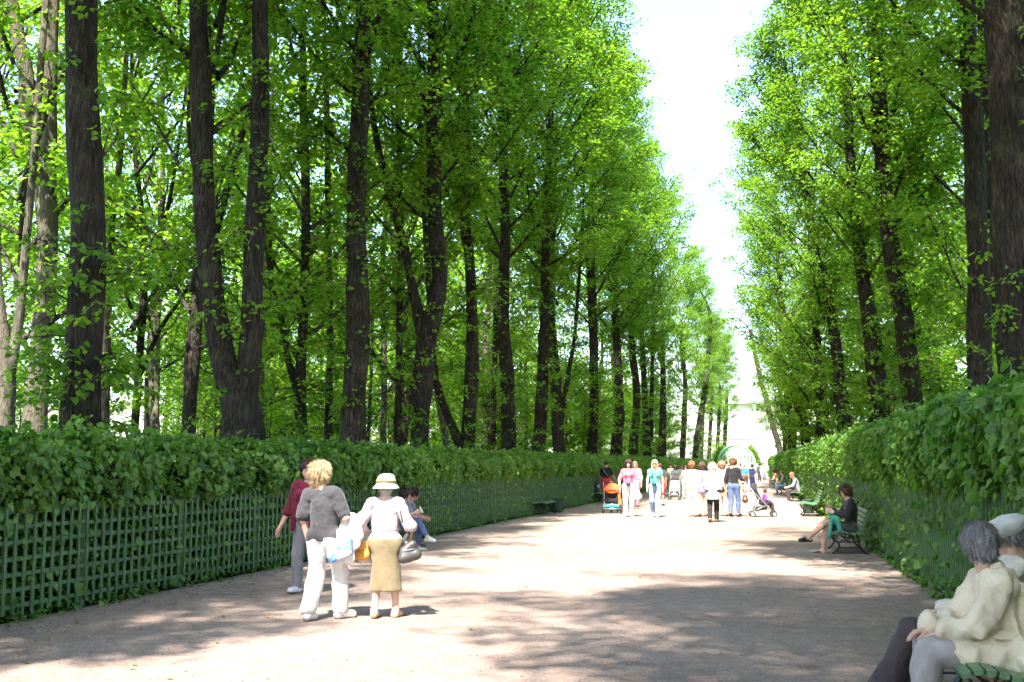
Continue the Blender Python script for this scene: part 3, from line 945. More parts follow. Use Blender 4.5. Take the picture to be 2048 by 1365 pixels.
# stems of the wood that stand out between the avenue lindens
GM = 'tall stems just behind the left avenue row'
mid = [
 ([[(70,860,52),(82,700,46),(95,480,50),(88,360,48),(62,240,36),(50,130,34),(30,40,28)], [(95,400,40),(98,250,38),(100,100,34),(106,0,28)]], 23, M_PALE, 'pale smooth trunk forking in two just left of the massive linden'),
 ([[(8,870,44),(14,760,38),(4,640,24),(-6,520,18)], [(16,770,28),(34,660,24),(46,560,20)]], 21, M_PALE, 'pale forked trunk at the very left edge of the picture'),
 ([[(208,870,22),(214,650,19),(220,480,18),(240,320,15),(252,120,12)]], 29, M_GREY, 'thin grey trunk close on the right of the massive linden'),
 ([[(268,880,20),(280,700,18),(288,560,18),(284,420,12),(272,330,10)], [(285,590,13),(318,480,11),(345,370,8)], [(276,760,12),(320,660,10),(390,540,8)]], 31, M_BARK, 'dark forked tree midway between the massive and the V-forked lindens'),
 ([[(604,875,26),(600,780,26),(608,620,19),(612,400,20),(606,200,18),(606,60,15)], [(598,790,18),(568,690,15),(545,580,15),(532,400,14),(528,250,12)]], 30, M_BARK, 'dark tree forked in a Y between the V-forked and knotty lindens'),
 ([[(655,880,18),(660,700,16),(657,500,16),(655,300,13),(650,150,10)]], 33, M_BARK, 'straight dark stem close on the left of the knotty linden'),
 ([[(521,870,14),(524,700,13),(532,560,12)]], 34, M_PALE, 'thin pale stem close on the right of the V-forked linden'),
 ([[(767,885,13),(768,700,13),(764,560,11),(772,420,9),(770,300,7)]], 38, M_PALE, 'thin pale lichen-flecked trunk right of the knotty linden'),
 ([[(892,890,15),(884,840,14),(872,780,12),(866,700,9)]], 40, M_PALE, 'pale slanting stem right of the mid-forked linden'),
 ([[(800,500,14),(798,300,15),(796,120,14),(792,0,12)]], 36, M_BARK, 'dark upright stem rising left of the mid-forked linden'),
 ([[(985,895,15),(988,760,13),(992,600,11),(990,450,9)]], 52, M_BARK, 'dark stem close on the left of the three-topped linden'),
]
for i, (st, d, mt, lab) in enumerate(mid):
    px_tree(st, d, 'woodland_tree', lab, 'tree', GM, mt, WD[i % 5] if i in (0, 3, 4, 9) else None, SH_FAR[i % 3] if i in (2, 5, 10) else None, i*1.1, 15.0, True, 1.0)

# ------------------------------------------------------------------ smooth bodies: distance fields meshed by surface nets
A3 = lambda *v: np.array(v, dtype=np.float32)
def surface_nets(Fd, org, h):
    s = Fd < 0
    nx, ny, nz = Fd.shape
    acc = np.zeros((nx-1, ny-1, nz-1, 3), np.float32); cnt = np.zeros((nx-1, ny-1, nz-1), np.float32)
    cross = []
    for ax in range(3):
        sl0 = [slice(None)]*3; sl1 = [slice(None)]*3
        sl0[ax] = slice(0, -1); sl1[ax] = slice(1, None)
        a, b = Fd[tuple(sl0)], Fd[tuple(sl1)]
        c = s[tuple(sl0)] != s[tuple(sl1)]
        cross.append(c)
        I = np.argwhere(c)
        if len(I) == 0: continue
        va, vb = a[c], b[c]
        t = va/(va-vb)
        p = I.astype(np.float32); p[:, ax] += t
        o1, o2 = [(1,2),(0,2),(0,1)][ax]
        for d1 in (0, -1):
            for d2 in (0, -1):
                J = I.copy(); J[:, o1] += d1; J[:, o2] += d2
                ok = (J >= 0).all(1) & (J[:,0] < nx-1) & (J[:,1] < ny-1) & (J[:,2] < nz-1)
                Jk = J[ok]
                np.add.at(acc, (Jk[:,0],Jk[:,1],Jk[:,2]), p[ok]); np.add.at(cnt, (Jk[:,0],Jk[:,1],Jk[:,2]), 1)
    m = cnt > 0
    idx = -np.ones(cnt.shape, np.int64); idx[m] = np.arange(m.sum())
    V = acc[m]/cnt[m][:, None]*h + org
    Q = []
    for ax in range(3):
        I = np.argwhere(cross[ax])
        o1, o2 = [(1,2),(2,0),(0,1)][ax]
        ok = (I[:,o1] > 0) & (I[:,o2] > 0) & (I[:,o1] < Fd.shape[o1]-1) & (I[:,o2] < Fd.shape[o2]-1)
        I = I[ok]
        def cell(d1, d2):
            J = I.copy(); J[:,o1] += d1; J[:,o2] += d2
            return idx[J[:,0],J[:,1],J[:,2]]
        q = np.stack([cell(-1,-1), cell(0,-1), cell(0,0), cell(-1,0)], 1)
        inside = s[I[:,0],I[:,1],I[:,2]]
        q[~inside] = q[~inside][:, ::-1]
        Q.append(q)
    Q = np.concatenate(Q)
    Q = Q[(Q >= 0).all(1)]
    return V, Q

def field(prims, k, h, clips=(), subs=(), disp=None, subk=0.0):
    lo = np.min([np.minimum(p[0], p[1]) - max(p[2], p[3]) for p in prims], axis=0) - 3*h
    hi = np.max([np.maximum(p[0], p[1]) + max(p[2], p[3]) for p in prims], axis=0) + 3*h
    n = np.maximum(4, np.ceil((hi-lo)/h).astype(int)+1)
    ax = [lo[i] + h*np.arange(n[i], dtype=np.float32) for i in range(3)]
    D = np.full(tuple(n), 0.5, np.float32)
    def sub_eval(p, pad):
        a, b, ra, rb = p[0], p[1], p[2], p[3]; f = p[4] if len(p) > 4 else None
        l = np.minimum(a, b) - max(ra, rb) - pad; u = np.maximum(a, b) + max(ra, rb) + pad
        sl = tuple(slice(max(0, int((l[i]-lo[i])/h)), min(n[i], int((u[i]-lo[i])/h)+2)) for i in range(3))
        q = [ax[i][sl[i]] - a[i] for i in range(3)]
        ab = (b-a).astype(np.float32)
        f = (1.0, 1.0, 1.0) if f is None else (f if hasattr(f, '__len__') else (1.0, f, 1.0))
        q = [q[i]/f[i] for i in range(3)]; ab = ab/np.array(f, np.float32)
        X, Y, Z = q[0][:,None,None], q[1][None,:,None], q[2][None,None,:]
        L2 = float(np.dot(ab, ab)) + 1e-9
        t = np.clip((X*ab[0]+Y*ab[1]+Z*ab[2])/L2, 0, 1)
        d = np.sqrt((X-t*ab[0])**2+(Y-t*ab[1])**2+(Z-t*ab[2])**2) - (ra+(rb-ra)*t)
        return sl, d*min(f)**0.5
    for p in prims:
        sl, d = sub_eval(p, k+3*h)
        c = D[sl]
        if c.size == 0: continue
        if k > 0:
            hh = np.maximum(k-np.abs(c-d), 0)/k
            D[sl] = np.minimum(c, d) - hh*hh*k*0.25
        else: D[sl] = np.minimum(c, d)
    X, Y, Z = np.meshgrid(*ax, indexing='ij', sparse=True)
    if disp is not None: D = D + disp(X, Y, Z).astype(np.float32)
    for p in subs:
        sl, d = sub_eval(p, 3*h)
        D[sl] = np.maximum(D[sl], -d)
    for pt, nn in clips:
        D = np.maximum(D, (X-pt[0])*nn[0]+(Y-pt[1])*nn[1]+(Z-pt[2])*nn[2])
    return surface_nets(D.astype(np.float32), lo.astype(np.float32), h)

def folds(seed, amp, fr=(14, 40), zs=0.5):
    """crumpled cloth: warped ridges of several sizes"""
    r = np.random.default_rng(seed)
    W = []
    for i in range(7):
        d = r.normal(0, 1, 3); d[2] *= zs; d /= np.linalg.norm(d)
        e = r.normal(0, 1, 3); e /= np.linalg.norm(e)
        W.append((d*r.uniform(*fr), r.uniform(0, 6.28), r.uniform(0.5, 1.0), e*r.uniform(6, 14), r.uniform(0, 6.28)))
    def f(X, Y, Z):
        t = 0
        for i, (d, ph, a, e, p2) in enumerate(W):
            u = X*d[0]+Y*d[1]+Z*d[2]+ph+1.3*np.sin(X*e[0]+Y*e[1]+Z*e[2]+p2)
            m = 0.5+0.5*np.sin(X*e[1]+Y*e[2]-Z*e[0]+ph)
            t = t + (a*np.sin(u) if i < 3 else -1.9*a*m*(1-np.abs(np.sin(u*0.8)))**1.7)
        return amp*t/2.0
    return f

def rotm(yaw=0, pitch=0, roll=0):
    return np.array(Euler((pitch, roll, yaw), 'XYZ').to_matrix(), dtype=np.float32)

# ---- head, hair and hands in their own frames (forward +y, up +z)
def head_prims():
    P = [(A3(0,-0.014,0.03), A3(0,-0.004,0.032), 0.078, 0.076, (0.94,1.12,1.06)),
         (A3(0,0.022,-0.02), A3(0,0.042,-0.078), 0.058, 0.036, (0.98,1,1)),
         (A3(0,-0.025,-0.05), A3(0,-0.032,-0.16), 0.052, 0.055),
         (A3(-0.03,0.062,0.024), A3(0.03,0.062,0.024), 0.018, 0.018),
         (A3(0,0.078,0.008), A3(0,0.097,-0.028), 0.009, 0.013),
         (A3(-0.016,0.076,-0.060), A3(0.016,0.076,-0.060), 0.010, 0.010),
         (A3(0,0.058,-0.094), A3(0,0.060,-0.094), 0.018, 0.018),
         (A3(-0.034,0.06,-0.024), A3(-0.034,0.06,-0.026), 0.022, 0.022), (A3(0.034,0.06,-0.024), A3(0.034,0.06,-0.026), 0.022, 0.022),
         (A3(-0.076,-0.008,0.014), A3(-0.078,-0.012,-0.022), 0.014, 0.010, (0.45,1.2,1)), (A3(0.076,-0.008,0.014), A3(0.078,-0.012,-0.022), 0.014, 0.010, (0.45,1.2,1))]
    S = [(A3(-0.033,0.089,0.004), A3(-0.031,0.089,0.004), 0.013, 0.013), (A3(0.033,0.089,0.004), A3(0.031,0.089,0.004), 0.013, 0.013)]
    return P, S
_hp, _hs = head_prims()
HEADS = {'fine': field(_hp, 0.018, 0.0065, subs=_hs), 'rough': field(_hp, 0.018, 0.012, subs=_hs)}

def hair_field(style, h, seed=0):
    amp = {'curly': 0.012, 'bob': 0.005, 'short': 0.004, 'crop': 0.002, 'long': 0.006, 'fluffy': 0.010}[style]
    r = np.random.default_rng(seed+5)
    ph = r.uniform(0, 6.28, 6)
    def dsp(X, Y, Z):
        a = np.arctan2(X, Y+0.01)
        t = np.sin(15*a+ph[0]+22*Z)+0.7*np.sin(27*a+ph[1]-16*Z)+0.6*np.sin(46*Z+6*a+ph[2])
        if style in ('curly', 'fluffy'): t = t + np.sin(80*X+ph[3])*np.sin(80*Z+ph[4])*np.sin(80*Y+ph[5])*1.4
        return amp*0.55*t
    e = {'crop': 0.008, 'short': 0.018, 'bob': 0.026, 'curly': 0.036, 'long': 0.022, 'fluffy': 0.034}[style]
    P = [(A3(0,-0.016,0.032), A3(0,-0.006,0.036), 0.078+e, 0.077+e, (0.95,1.1,1.06))]
    zb = -0.02
    if style in ('bob', 'curly', 'fluffy'):
        P += [(A3(0,-0.036,-0.005), A3(0,-0.045,-0.055), 0.078+e*0.9, 0.062+e*0.6, (1.0,0.9,1)),
              (A3(-0.066,0.0,0.0), A3(-0.06,-0.005,-0.06), 0.03+e*0.3, 0.026), (A3(0.066,0.0,0.0), A3(0.06,-0.005,-0.06), 0.03+e*0.3, 0.026)]
        zb = -0.1
    if style == 'short':
        P += [(A3(0,-0.045,0.0), A3(0,-0.045,-0.045), 0.072, 0.055)]
    if style == 'long':
        P += [(A3(0,-0.04,0.0), A3(0,-0.075,-0.20), 0.088, 0.07, (1.1,0.6,1)),
              (A3(-0.075,0.0,0.01), A3(-0.085,0.01,-0.17), 0.034, 0.026), (A3(0.075,0.0,0.01), A3(0.085,0.01,-0.17), 0.034, 0.026)]
        zb = -0.2
    S = [(A3(0,0.105,-0.03), A3(0,0.10,-0.16), 0.070, 0.075, (0.86,0.9,1.0))]
    if style in ('short', 'crop'):
        S += [(A3(-0.09,0.03,-0.045), A3(0.09,0.03,-0.045), 0.045, 0.045)]
    return field(P, 0.02, h, subs=S, disp=dsp)
_hair_cache = {}
def hair(style, h, seed):
    k = (style, h, seed % 3)
    if k not in _hair_cache: _hair_cache[k] = hair_field(style, h, seed % 3)
    return _hair_cache[k]

def hand_field(curl, spread, h):
    """right hand: wrist at the origin, fingers +y, palm facing -z, thumb towards -x"""
    P = []
    kn = [(-0.030,0.088,0.004),(-0.010,0.094,0.007),(0.010,0.090,0.006),(0.029,0.080,0.002)]
    ln = [0.072,0.080,0.074,0.058]
    for i, (x, y, z) in enumerate(kn):
        P.append((A3(x*0.6,0.0,0.0), A3(x,y,z), 0.017, 0.0125, (1,1,0.9)))
        p = np.array([x,y,z]); a = -0.15; sx = (i-1.5)*spread
        for j, (f, r0, r1) in enumerate([(0.45,0.0100,0.0092),(0.31,0.0092,0.0082),(0.24,0.0082,0.0065)]):
            a2 = curl*(0.75, 1.25, 1.9)[j] + (i*0.06 if curl > 0.2 else 0)
            d = np.array([math.sin(sx), math.cos(a2)*math.cos(sx), -math.sin(a2)])
            e = p + d*ln[i]*f
            P.append((A3(*p), A3(*e), r0, r1)); p = e
    t0 = np.array([-0.018,0.022,-0.008]); t1 = np.array([-0.044,0.052,-0.022]); t2 = t1+np.array([-0.008+0.016*curl,0.030,-0.010]); t3 = t2+np.array([0.010*curl+0.002,0.024,-0.008])
    P += [(A3(*t0), A3(*t1), 0.017, 0.0125), (A3(*t1), A3(*t2), 0.0118, 0.0102), (A3(*t2), A3(*t3), 0.0100, 0.0078)]
    return field(P, 0.007, h)
HANDS = {}
def hand(curl, h):
    k = (round(curl, 1), h)
    if k not in HANDS: HANDS[k] = hand_field(curl, 0.07, h)
    return HANDS[k]

# ---- skeleton
BASE = dict(pel=(0,0,.94), che=(0,0,1.24), nek=(0,-.015,1.435), hed=(0,.012,1.585),
            shL=(-.165,-.01,1.37), elL=(-.215,-.03,1.09), wrL=(-.225,.06,.85), shR=(.165,-.01,1.37), elR=(.215,-.03,1.09), wrR=(.225,.06,.85),
            hiL=(-.088,0,.90), knL=(-.098,.025,.49), anL=(-.098,-.02,.085), toL=(-.115,.135,.035), hiR=(.088,0,.90), knR=(.098,.025,.49), anR=(.098,-.02,.085), toR=(.115,.135,.035))
SIT = dict(BASE, pel=(0,0,.53), che=(0,.0,.83), nek=(0,.02,1.03), hed=(0,.06,1.175),
           shL=(-.165,.01,.965), elL=(-.21,.06,.70), wrL=(-.12,.26,.62), shR=(.165,.01,.965), elR=(.21,.06,.70), wrR=(.12,.26,.62),
           hiL=(-.09,.02,.50), knL=(-.10,.43,.50), anL=(-.10,.40,.10), toL=(-.11,.56,.035), hiR=(.09,.02,.50), knR=(.10,.43,.50), anR=(.10,.40,.10), toR=(.11,.56,.035))
def step_pose(s):
    """walking: s>0 right leg forward"""
    a = abs(s)
    f, b = ('R', 'L') if s > 0 else ('L', 'R')
    sg = {'L': -1, 'R': 1}
    d = {}
    d['kn'+f] = (sg[f]*.095, .12*a+.04, .50); d['an'+f] = (sg[f]*.09, .22*a, .095); d['to'+f] = (sg[f]*.10, .22*a+.15, .05)
    d['kn'+b] = (sg[b]*.095, .02*a, .48); d['an'+b] = (sg[b]*.09, -.26*a, .13); d['to'+b] = (sg[b]*.10, -.26*a+.14, .035)
    d['el'+f] = (sg[f]*.225, -.09*a-.02, 1.09); d['wr'+f] = (sg[f]*.235, -.06*a, .85)
    d['el'+b] = (sg[b]*.225, .03*a, 1.09); d['wr'+b] = (sg[b]*.225, .17*a, .87)
    return d

def skel(H, base=BASE, **ov):
    s = H/1.70
    d = dict(base); d.update(ov)
    return {k: np.array(v, dtype=np.float32)*s for k, v in d.items()}, s

def torso_p(J, s, e, b=1.0, bust=0.0, hips=True):
    P = [(J['pel'], J['che'], (.118*b)*s+e, (.128*b)*s+e, .74), (J['shL']*.86+J['shR']*.14, J['shR']*.86+J['shL']*.14, .066*s+e, .066*s+e, .95),
         (J['che'], J['nek']*.92+J['che']*.08, .125*s*min(b,1.1)+e, .060*s+e, .70)]
    if hips: P.append((J['hiL'], J['hiR'], .098*b*s+e, .098*b*s+e, .92))
    if bust:
        up = J['che']-J['pel']; up = up/np.linalg.norm(up)
        fw = np.cross(up, A3(1,0,0)); fw /= np.linalg.norm(fw)
        c = J['che'] + fw*.065*s*b + up*.015*s
        P += [(c+A3(.06*s,0,0), c+A3(.05*s,0,0), .058*s*bust+e, .058*s*bust+e), (c-A3(.06*s,0,0), c-A3(.05*s,0,0), .058*s*bust+e, .058*s*bust+e)]
    return P
def arm_p(J, s, sd, e, t=2.0, b=1.0, cuff=1.0):
    S, E, Wr = J['sh'+sd], J['el'+sd], J['wr'+sd]
    P = []
    r0, r1, r2 = .050*b*s, .040*b*s, .028*s
    t1 = min(t, 1.0); q = S+(E-S)*t1
    P.append((S, q, r0+e, r0+(r1-r0)*t1+e*(cuff if t <= 1 else 1)))
    if t > 1:
        t2 = t-1; q = E+(Wr-E)*t2
        P.append((E, q, r1+e, r1+(r2-r1)*t2+e*cuff))
    return P
def leg_p(J, s, sd, e, t=2.0, b=1.0, flare=1.0, kneew=1.0):
    Hh, K, An = J['hi'+sd], J['kn'+sd], J['an'+sd]
    P = []
    t1 = min(t, 1.0); q = Hh+(K-Hh)*t1
    r0, r1, r2 = .088*b*s, .058*s*kneew, .040*s
    P.append((Hh, q, r0+e, r0+(r1-r0)*t1+e))
    if t > 1:
        t2 = t-1; q = K+(An-K)*t2
        P.append((K, K+(q-K)*.35, r1+e, r1*.99+e))
        P.append((K+(q-K)*.35, q, r1*.98+e, (r1+(r2-r1)*t2)+e*flare))
    return P
def foot_p(J, s, sd, e, r=1.0):
    An, To = J['an'+sd], J['to'+sd]
    d = (To-An); d[2] = 0; d = d/(np.linalg.norm(d)+1e-6)
    heel = A3(An[0], An[1], max(An[2]-.05*s, .03*s)) - d*.03*s
    return [(An, heel, .036*s+e, .034*s+e), (heel, To, .035*s+e, .030*s*r+e, (1,1,.9)), (An, To, .034*s+e, .024*s+e)]

SKIN = plain('skin', (0.56,0.345,0.255), 0.5, var=0.08, scale=14, spec=0.35)
SKIN_T = plain('skin_tanned', (0.42,0.235,0.165), 0.5, var=0.1, scale=14, spec=0.35)
EYE = plain('eye_dark', (0.03,0.022,0.02), 0.2, var=0.1, spec=0.5)
LIP = plain('lips', (0.42,0.16,0.14), 0.4, var=0.1)
def cloth(name, col, bump=0.55, rough=0.85, var=0.14, bs=26): return plain('cloth_'+name, col, rough, var=var, scale=7, bump=bump, bscale=bs, spec=0.15, sheen=0.15, wrinkle=0.45)
def hairm(name, col): return plain('hair_'+name, col, 0.45, var=0.55, scale=26, bump=0.7, bscale=30, spec=0.4, stretch=(3.2,3.2,0.5))

class Person:
    """a figure: one continuous skin mesh plus clothes and hair as its parts"""
    def __init__(s, label, pos, rz, H, base=BASE, res=0.026, b=1.0, skin=None, group=None, head=None, curl=(0.45,0.45), palm=None, bust=0.0, bare_arm=2.0, **ov):
        s.J, s.s = skel(H, base, **ov)
        s.b, s.res, s.bust = b, res, bust
        s.root = thing('person', label, 'person', pos, rz, group)
        s.seed = len(label)*13 + int(abs(pos[1])*10)
        s.skin = skin or SKIN
        J, sc = s.J, s.s
        fine = res < 0.02
        P = torso_p(J, sc, -0.006, b*0.97, bust)
        for sd in 'LR':
            P += arm_p(J, sc, sd, 0, 2.0, b) + leg_p(J, sc, sd, -0.004, 2.0, b) + foot_p(J, sc, sd, 0)
        P.append((J['nek']-A3(0,0,.03*sc), J['hed']-A3(0,.02*sc,.06*sc), .055*sc, .05*sc))
        V, F = field(P, 0.035*sc, res)
        parts = [(V, F)]
        # head
        hd = dict(yaw=0, pitch=0, roll=0, style='short', mat=None, seed=s.seed); hd.update(head or {})
        s.hR = rotm(hd['yaw'], hd['pitch'], hd['roll']); s.hd = hd
        hs = sc*1.0
        s.hs = hs
        hv, hf = HEADS['fine' if fine else 'rough']
        parts.append(((hv*hs) @ s.hR.T + J['hed'], hf))
        # hands
        for i, sd in enumerate('LR'):
            E, Wr = J['el'+sd], J['wr'+sd]
            d = Wr-E; d = d/np.linalg.norm(d)
            if palm and palm.get(sd+'d') is not None: d = np.array(palm[sd+'d'], dtype=np.float32); d /= np.linalg.norm(d)
            pn = palm.get(sd) if palm else None
            pn = np.array(pn if pn is not None else ((1,0,0) if sd == 'L' else (-1,0,0)), dtype=np.float32)   # palms face the body
            z = -(pn - d*np.dot(pn, d)); z /= (np.linalg.norm(z)+1e-6)
            x = np.cross(d, z)
            M = np.stack([x, d, z], 1)
            v, f = hand(curl[i], 0.006 if fine else 0.010)
            v = v.copy()
            if sd == 'L': v[:, 0] *= -1; f = f[:, ::-1]
            parts.append(((v*sc) @ M.T + Wr, f))
        VV, FF = [], []
        o = 0
        for v, f in parts:
            VV.append(v); FF.append(f+o); o += len(v)
        ob('body', mk_mesh('body', np.concatenate(VV), np.concatenate(FF), s.skin, True), s.root)
        if hd.get('mat') is not None:
            if fine: s.strands(hd)
            s.on_head('hair', *hair(hd['style'], 0.008 if fine else 0.013, hd['seed']), hd['mat'])
        if hd.get('face', True):
            for x in (-0.032, 0.032):
                m = MB(); m.lathe([(0.0005,-.011),(.008,-.008),(.011,0),(.008,.008),(.0005,.011)], 8)
                s.on_head('eye', np.array(m.V)*A3(1,.6,.75)+A3(x,.077,.004), m.F, EYE)
            m = MB(); m.tube([(-.02,.080,-.058),(-.008,.088,-.060),(.008,.088,-.060),(.02,.080,-.058)], [.003,.006,.006,.003], 6)
            s.on_head('lips', np.array(m.V), m.F, LIP)
    def on_head(s, name, V, F, mat, smooth=True):
        V = (np.asarray(V, dtype=np.float32)*s.hs) @ s.hR.T + s.J['hed']
        return ob(name, mk_mesh(name, V, F if isinstance(F, np.ndarray) else [tuple(f) for f in F], mat, smooth), s.root)
    def strands(s, hd):
        """loose locks lying over the hair mass"""
        V, F = hair(hd['style'], 0.008, hd['seed'])
        r = np.random.default_rng(s.seed)
        n = 4200
        F4 = F[r.integers(0, len(F), n)]
        c = V[F4].mean(1)
        nr = np.cross(V[F4[:,1]]-V[F4[:,0]], V[F4[:,2]]-V[F4[:,0]]); nr /= (np.linalg.norm(nr, axis=1)[:,None]+1e-9)
        nr *= np.sign(np.sum(nr*(c-A3(0,-.02,.0)), 1))[:,None]
        curl = {'curly': 0.7, 'fluffy': 0.4}.get(hd['style'], 0.22)
        g = np.array([0,-.12,-1.0])[None] + c*np.array([5,5,2.])[None] + r.normal(0, curl, (n,3))
        tg = g - nr*np.sum(g*nr, 1)[:,None]; tg /= (np.linalg.norm(tg, axis=1)[:,None]+1e-9)
        sd = np.cross(tg, nr)
        L = r.uniform(.03, .085, n)[:,None]; w = r.uniform(.0010, .0026, n)[:,None]; fly = (r.random((n,1)) < .08)*.010
        p0 = c + nr*.0005; p1 = c + tg*L*.5 + nr*.004; p2 = c + tg*L + nr*(r.uniform(-.003,.008,(n,1))+fly) + sd*r.normal(0,.006,(n,1))
        VV = np.stack([p0-sd*w, p0+sd*w, p1+sd*w, p1-sd*w, p2], 1)
        VV = VV[VV[:,4,1] < .088] if hd['style'] != 'long' else VV
        if hd.get('hat'): VV = VV[VV[:,:,2].max(1) < .012]
        m = len(VV); b = (np.arange(m)*5)[:,None]
        T = np.concatenate([b+np.array([[0,1,2]]), b+np.array([[0,2,3]]), b+np.array([[3,2,4]])])
        o = s.on_head('hair_locks', VV.reshape(-1,3), T, hd['mat'], False); o['kind'] = 'stuff'
    def wear(s, name, prims, mat, k=0.03, clips=(), subs=(), amp=0.004, fr=(14,40), h=None, zs=0.5):
        V, F = field(prims, k, h or s.res, clips, subs, folds(s.seed+len(name), amp, fr, zs) if amp else None)
        return ob(name, mk_mesh(name, V, F, mat, True), s.root)
    def top(s, mat, sleeve=2.0, hem=None, e=0.012, name='shirt', neck=0.0, amp=0.004, cuff=1.2, loose=1.0, extra=(), subs=(), clips=()):
        J, sc = s.J, s.s
        P = torso_p(J, sc, e*loose, s.b, s.bust)
        for sd in 'LR':
            if sleeve > 0: P += arm_p(J, sc, sd, e*0.8, sleeve, s.b, cuff)
        P += list(extra)
        cl = list(clips)
        if hem is not None: cl.append((A3(0,0,hem*sc), A3(0,0,-1)))
        up = J['nek']-J['che']; up = up/np.linalg.norm(up)
        cl.append((J['nek']+up*(.012-neck)*sc + A3(0,.0,0), (up*.9+A3(0,.35,0)*(1 if neck >= 0 else 0))/np.linalg.norm(up*.9+A3(0,.35,0)*(1 if neck >= 0 else 0))))
        return s.wear(name, P, mat, 0.024*sc, cl, subs, amp, (18,60))
    def trousers(s, mat, t=1.95, e=0.014, flare=1.6, waist=1.0, name='trousers', kneew=1.0, amp=0.004):
        J, sc = s.J, s.s
        P = [(J['hiL'], J['hiR'], .098*s.b*sc+e, .098*s.b*sc+e, .92), (J['pel'], J['pel']+(J['che']-J['pel'])*.35, .118*s.b*sc+e, .118*s.b*sc+e, .76)]
        for sd in 'LR': P += leg_p(J, sc, sd, e, t, s.b, flare, kneew)
        if J['knL'][2]-J['hiL'][2] > -.2*sc: waist += 1.6
        up = J['che']-J['pel']; up = up/np.linalg.norm(up)
        return s.wear(name, P, mat, 0.03*sc, [(J['pel']+up*(.10*waist)*sc, up)], (), amp)
    def shoes(s, mat, e=0.010, name='shoe'):
        for sd in 'LR':
            P = foot_p(s.J, s.s, sd, e, 1.15)
            An, To = s.J['an'+sd], s.J['to'+sd]
            lo = max(min(An[2]-.085*s.s, To[2]-.035*s.s), -0.02)
            V, F = field(P, 0.02, min(s.res, 0.016), [(An+A3(0,0,-.005), A3(0,0,1))] if An[2] < .2 else ())
            o = ob(name, mk_mesh(name, V, F, mat, True), s.root)
            if s.res < 0.02 and An[2] < .2:
                d = To-An; d[2] = 0; d = d/(np.linalg.norm(d)+1e-6)
                hz = max(An[2]-.085*s.s, 0.0)
                a0 = A3(An[0], An[1], hz+.012)-d*.035*s.s; b0 = A3(To[0], To[1], max(To[2]-.035*s.s, 0)+.012)+d*.02
                V, F = field([(a0, b0, .036*s.s, .042*s.s, (1,1,.30))], 0.0, 0.009)
                ob('sole', mk_mesh('sole', V, F, plain('shoe_sole', (0.16,0.11,0.08), 0.8), True), o)

def W2(person_root, p):
    a = person_root.rotation_euler.z
    l = person_root.location
    return (l.x + p[0]*math.cos(a) - p[1]*math.sin(a), l.y + p[0]*math.sin(a) + p[1]*math.cos(a), l.z + p[2])

def sdf_thing(name, label, cat, root, prims, mat, k=0.03, h=0.014, clips=(), amp=0.004, fr=(14,40), group=None, subs=(), zs=0.5):
    V, F = field(prims, k, h, clips, subs, folds(len(label), amp, fr, zs) if amp else None)
    o = ob(name, mk_mesh(name, V, F, mat, True), None, root.location, root.rotation_euler)
    return tag(o, label, cat, group)

# ------------------------------------------------------------------ benches
M_SEAT = plain('bench_slat_paint', (0.10,0.20,0.095), 0.4, var=0.2, scale=6, bump=0.12, bscale=50, spec=0.5)
M_IRON = plain('bench_cast_iron', (0.012,0.016,0.013), 0.4, var=0.3, scale=10, bump=0.3, bscale=40, spec=0.5)
BPROF = [(.25,.385),(.185,.405),(.115,.402),(.045,.388),(-.025,.372),(-.095,.368),(-.162,.392),(-.208,.452),(-.238,.527),(-.264,.604),(-.290,.682),(-.318,.760)]
BLEN = 1.9
SLAT = MB().bevbox((0,0,0), (BLEN, 0.030, 0.058), 0.006).mesh('slat', M_SEAT)
def side_mesh():
    m = MB()
    m.tube(smooth_path([(0,y,z-.026) for y, z in BPROF]+[(0,-.345,.80),(0,-.40,.815)], .05), .016, 6)
    m.tube(smooth_path([(0,.235,.35),(0,.28,.30),(0,.24,.24),(0,.17,.20),(0,.17,.12),(0,.24,.03),(0,.29,.012)], .04), .019, 6)
    m.tube(smooth_path([(0,-.14,.345),(0,-.18,.24),(0,-.19,.14),(0,-.27,.04),(0,-.34,.012)], .04), .019, 6)
    m.tube(smooth_path([(0,.19,.19),(0,.08,.25),(0,-.04,.21),(0,-.17,.23)], .04), .013, 6)
    m.tube(smooth_path([(0,.16,.35),(0,.10,.30),(0,.02,.26)], .04), .012, 6)
    m.tube(smooth_path([(0,-.10,.34),(0,-.06,.29),(0,.02,.26)], .04), .012, 6)
    m.torus((0,.02,.305), .042, .010, 'x', 14, 5)
    m.torus((0,.225,.30), .035, .010, 'x', 12, 5)
    m.tube([(0,.16,.12),(0,-.19,.12)], .010, 6)
    return m.mesh('iron_side', M_IRON, True)
SIDE = side_mesh()
def bench(label, pos, rz):
    t = thing('park_bench', label, 'bench', pos, rz, 'green slatted benches along the hedges')
    for i, (y, z) in enumerate(BPROF):
        a = BPROF[max(0, i-1)]; b = BPROF[min(len(BPROF)-1, i+1)]
        ang = math.atan2(b[1]-a[1], b[0]-a[0])
        # slat mesh lies in xz: x length, z width, y thickness -> turn its width along the profile
        ob('slat', SLAT, t, (0, y, z), (ang - PI/2, 0, 0))
    for x in (-.72, .72): ob('iron_side', SIDE, t, (x, 0, 0))
    m = MB(); m.tube([(-.72,-.02,.20),(.72,-.02,.20)], .009, 6)
    m.build('tie_rod', M_IRON, t, True)
    return t
M_BIN = plain('bin_metal', (0.05,0.09,0.065), 0.5, var=0.3, scale=7, bump=0.2, spec=0.4)
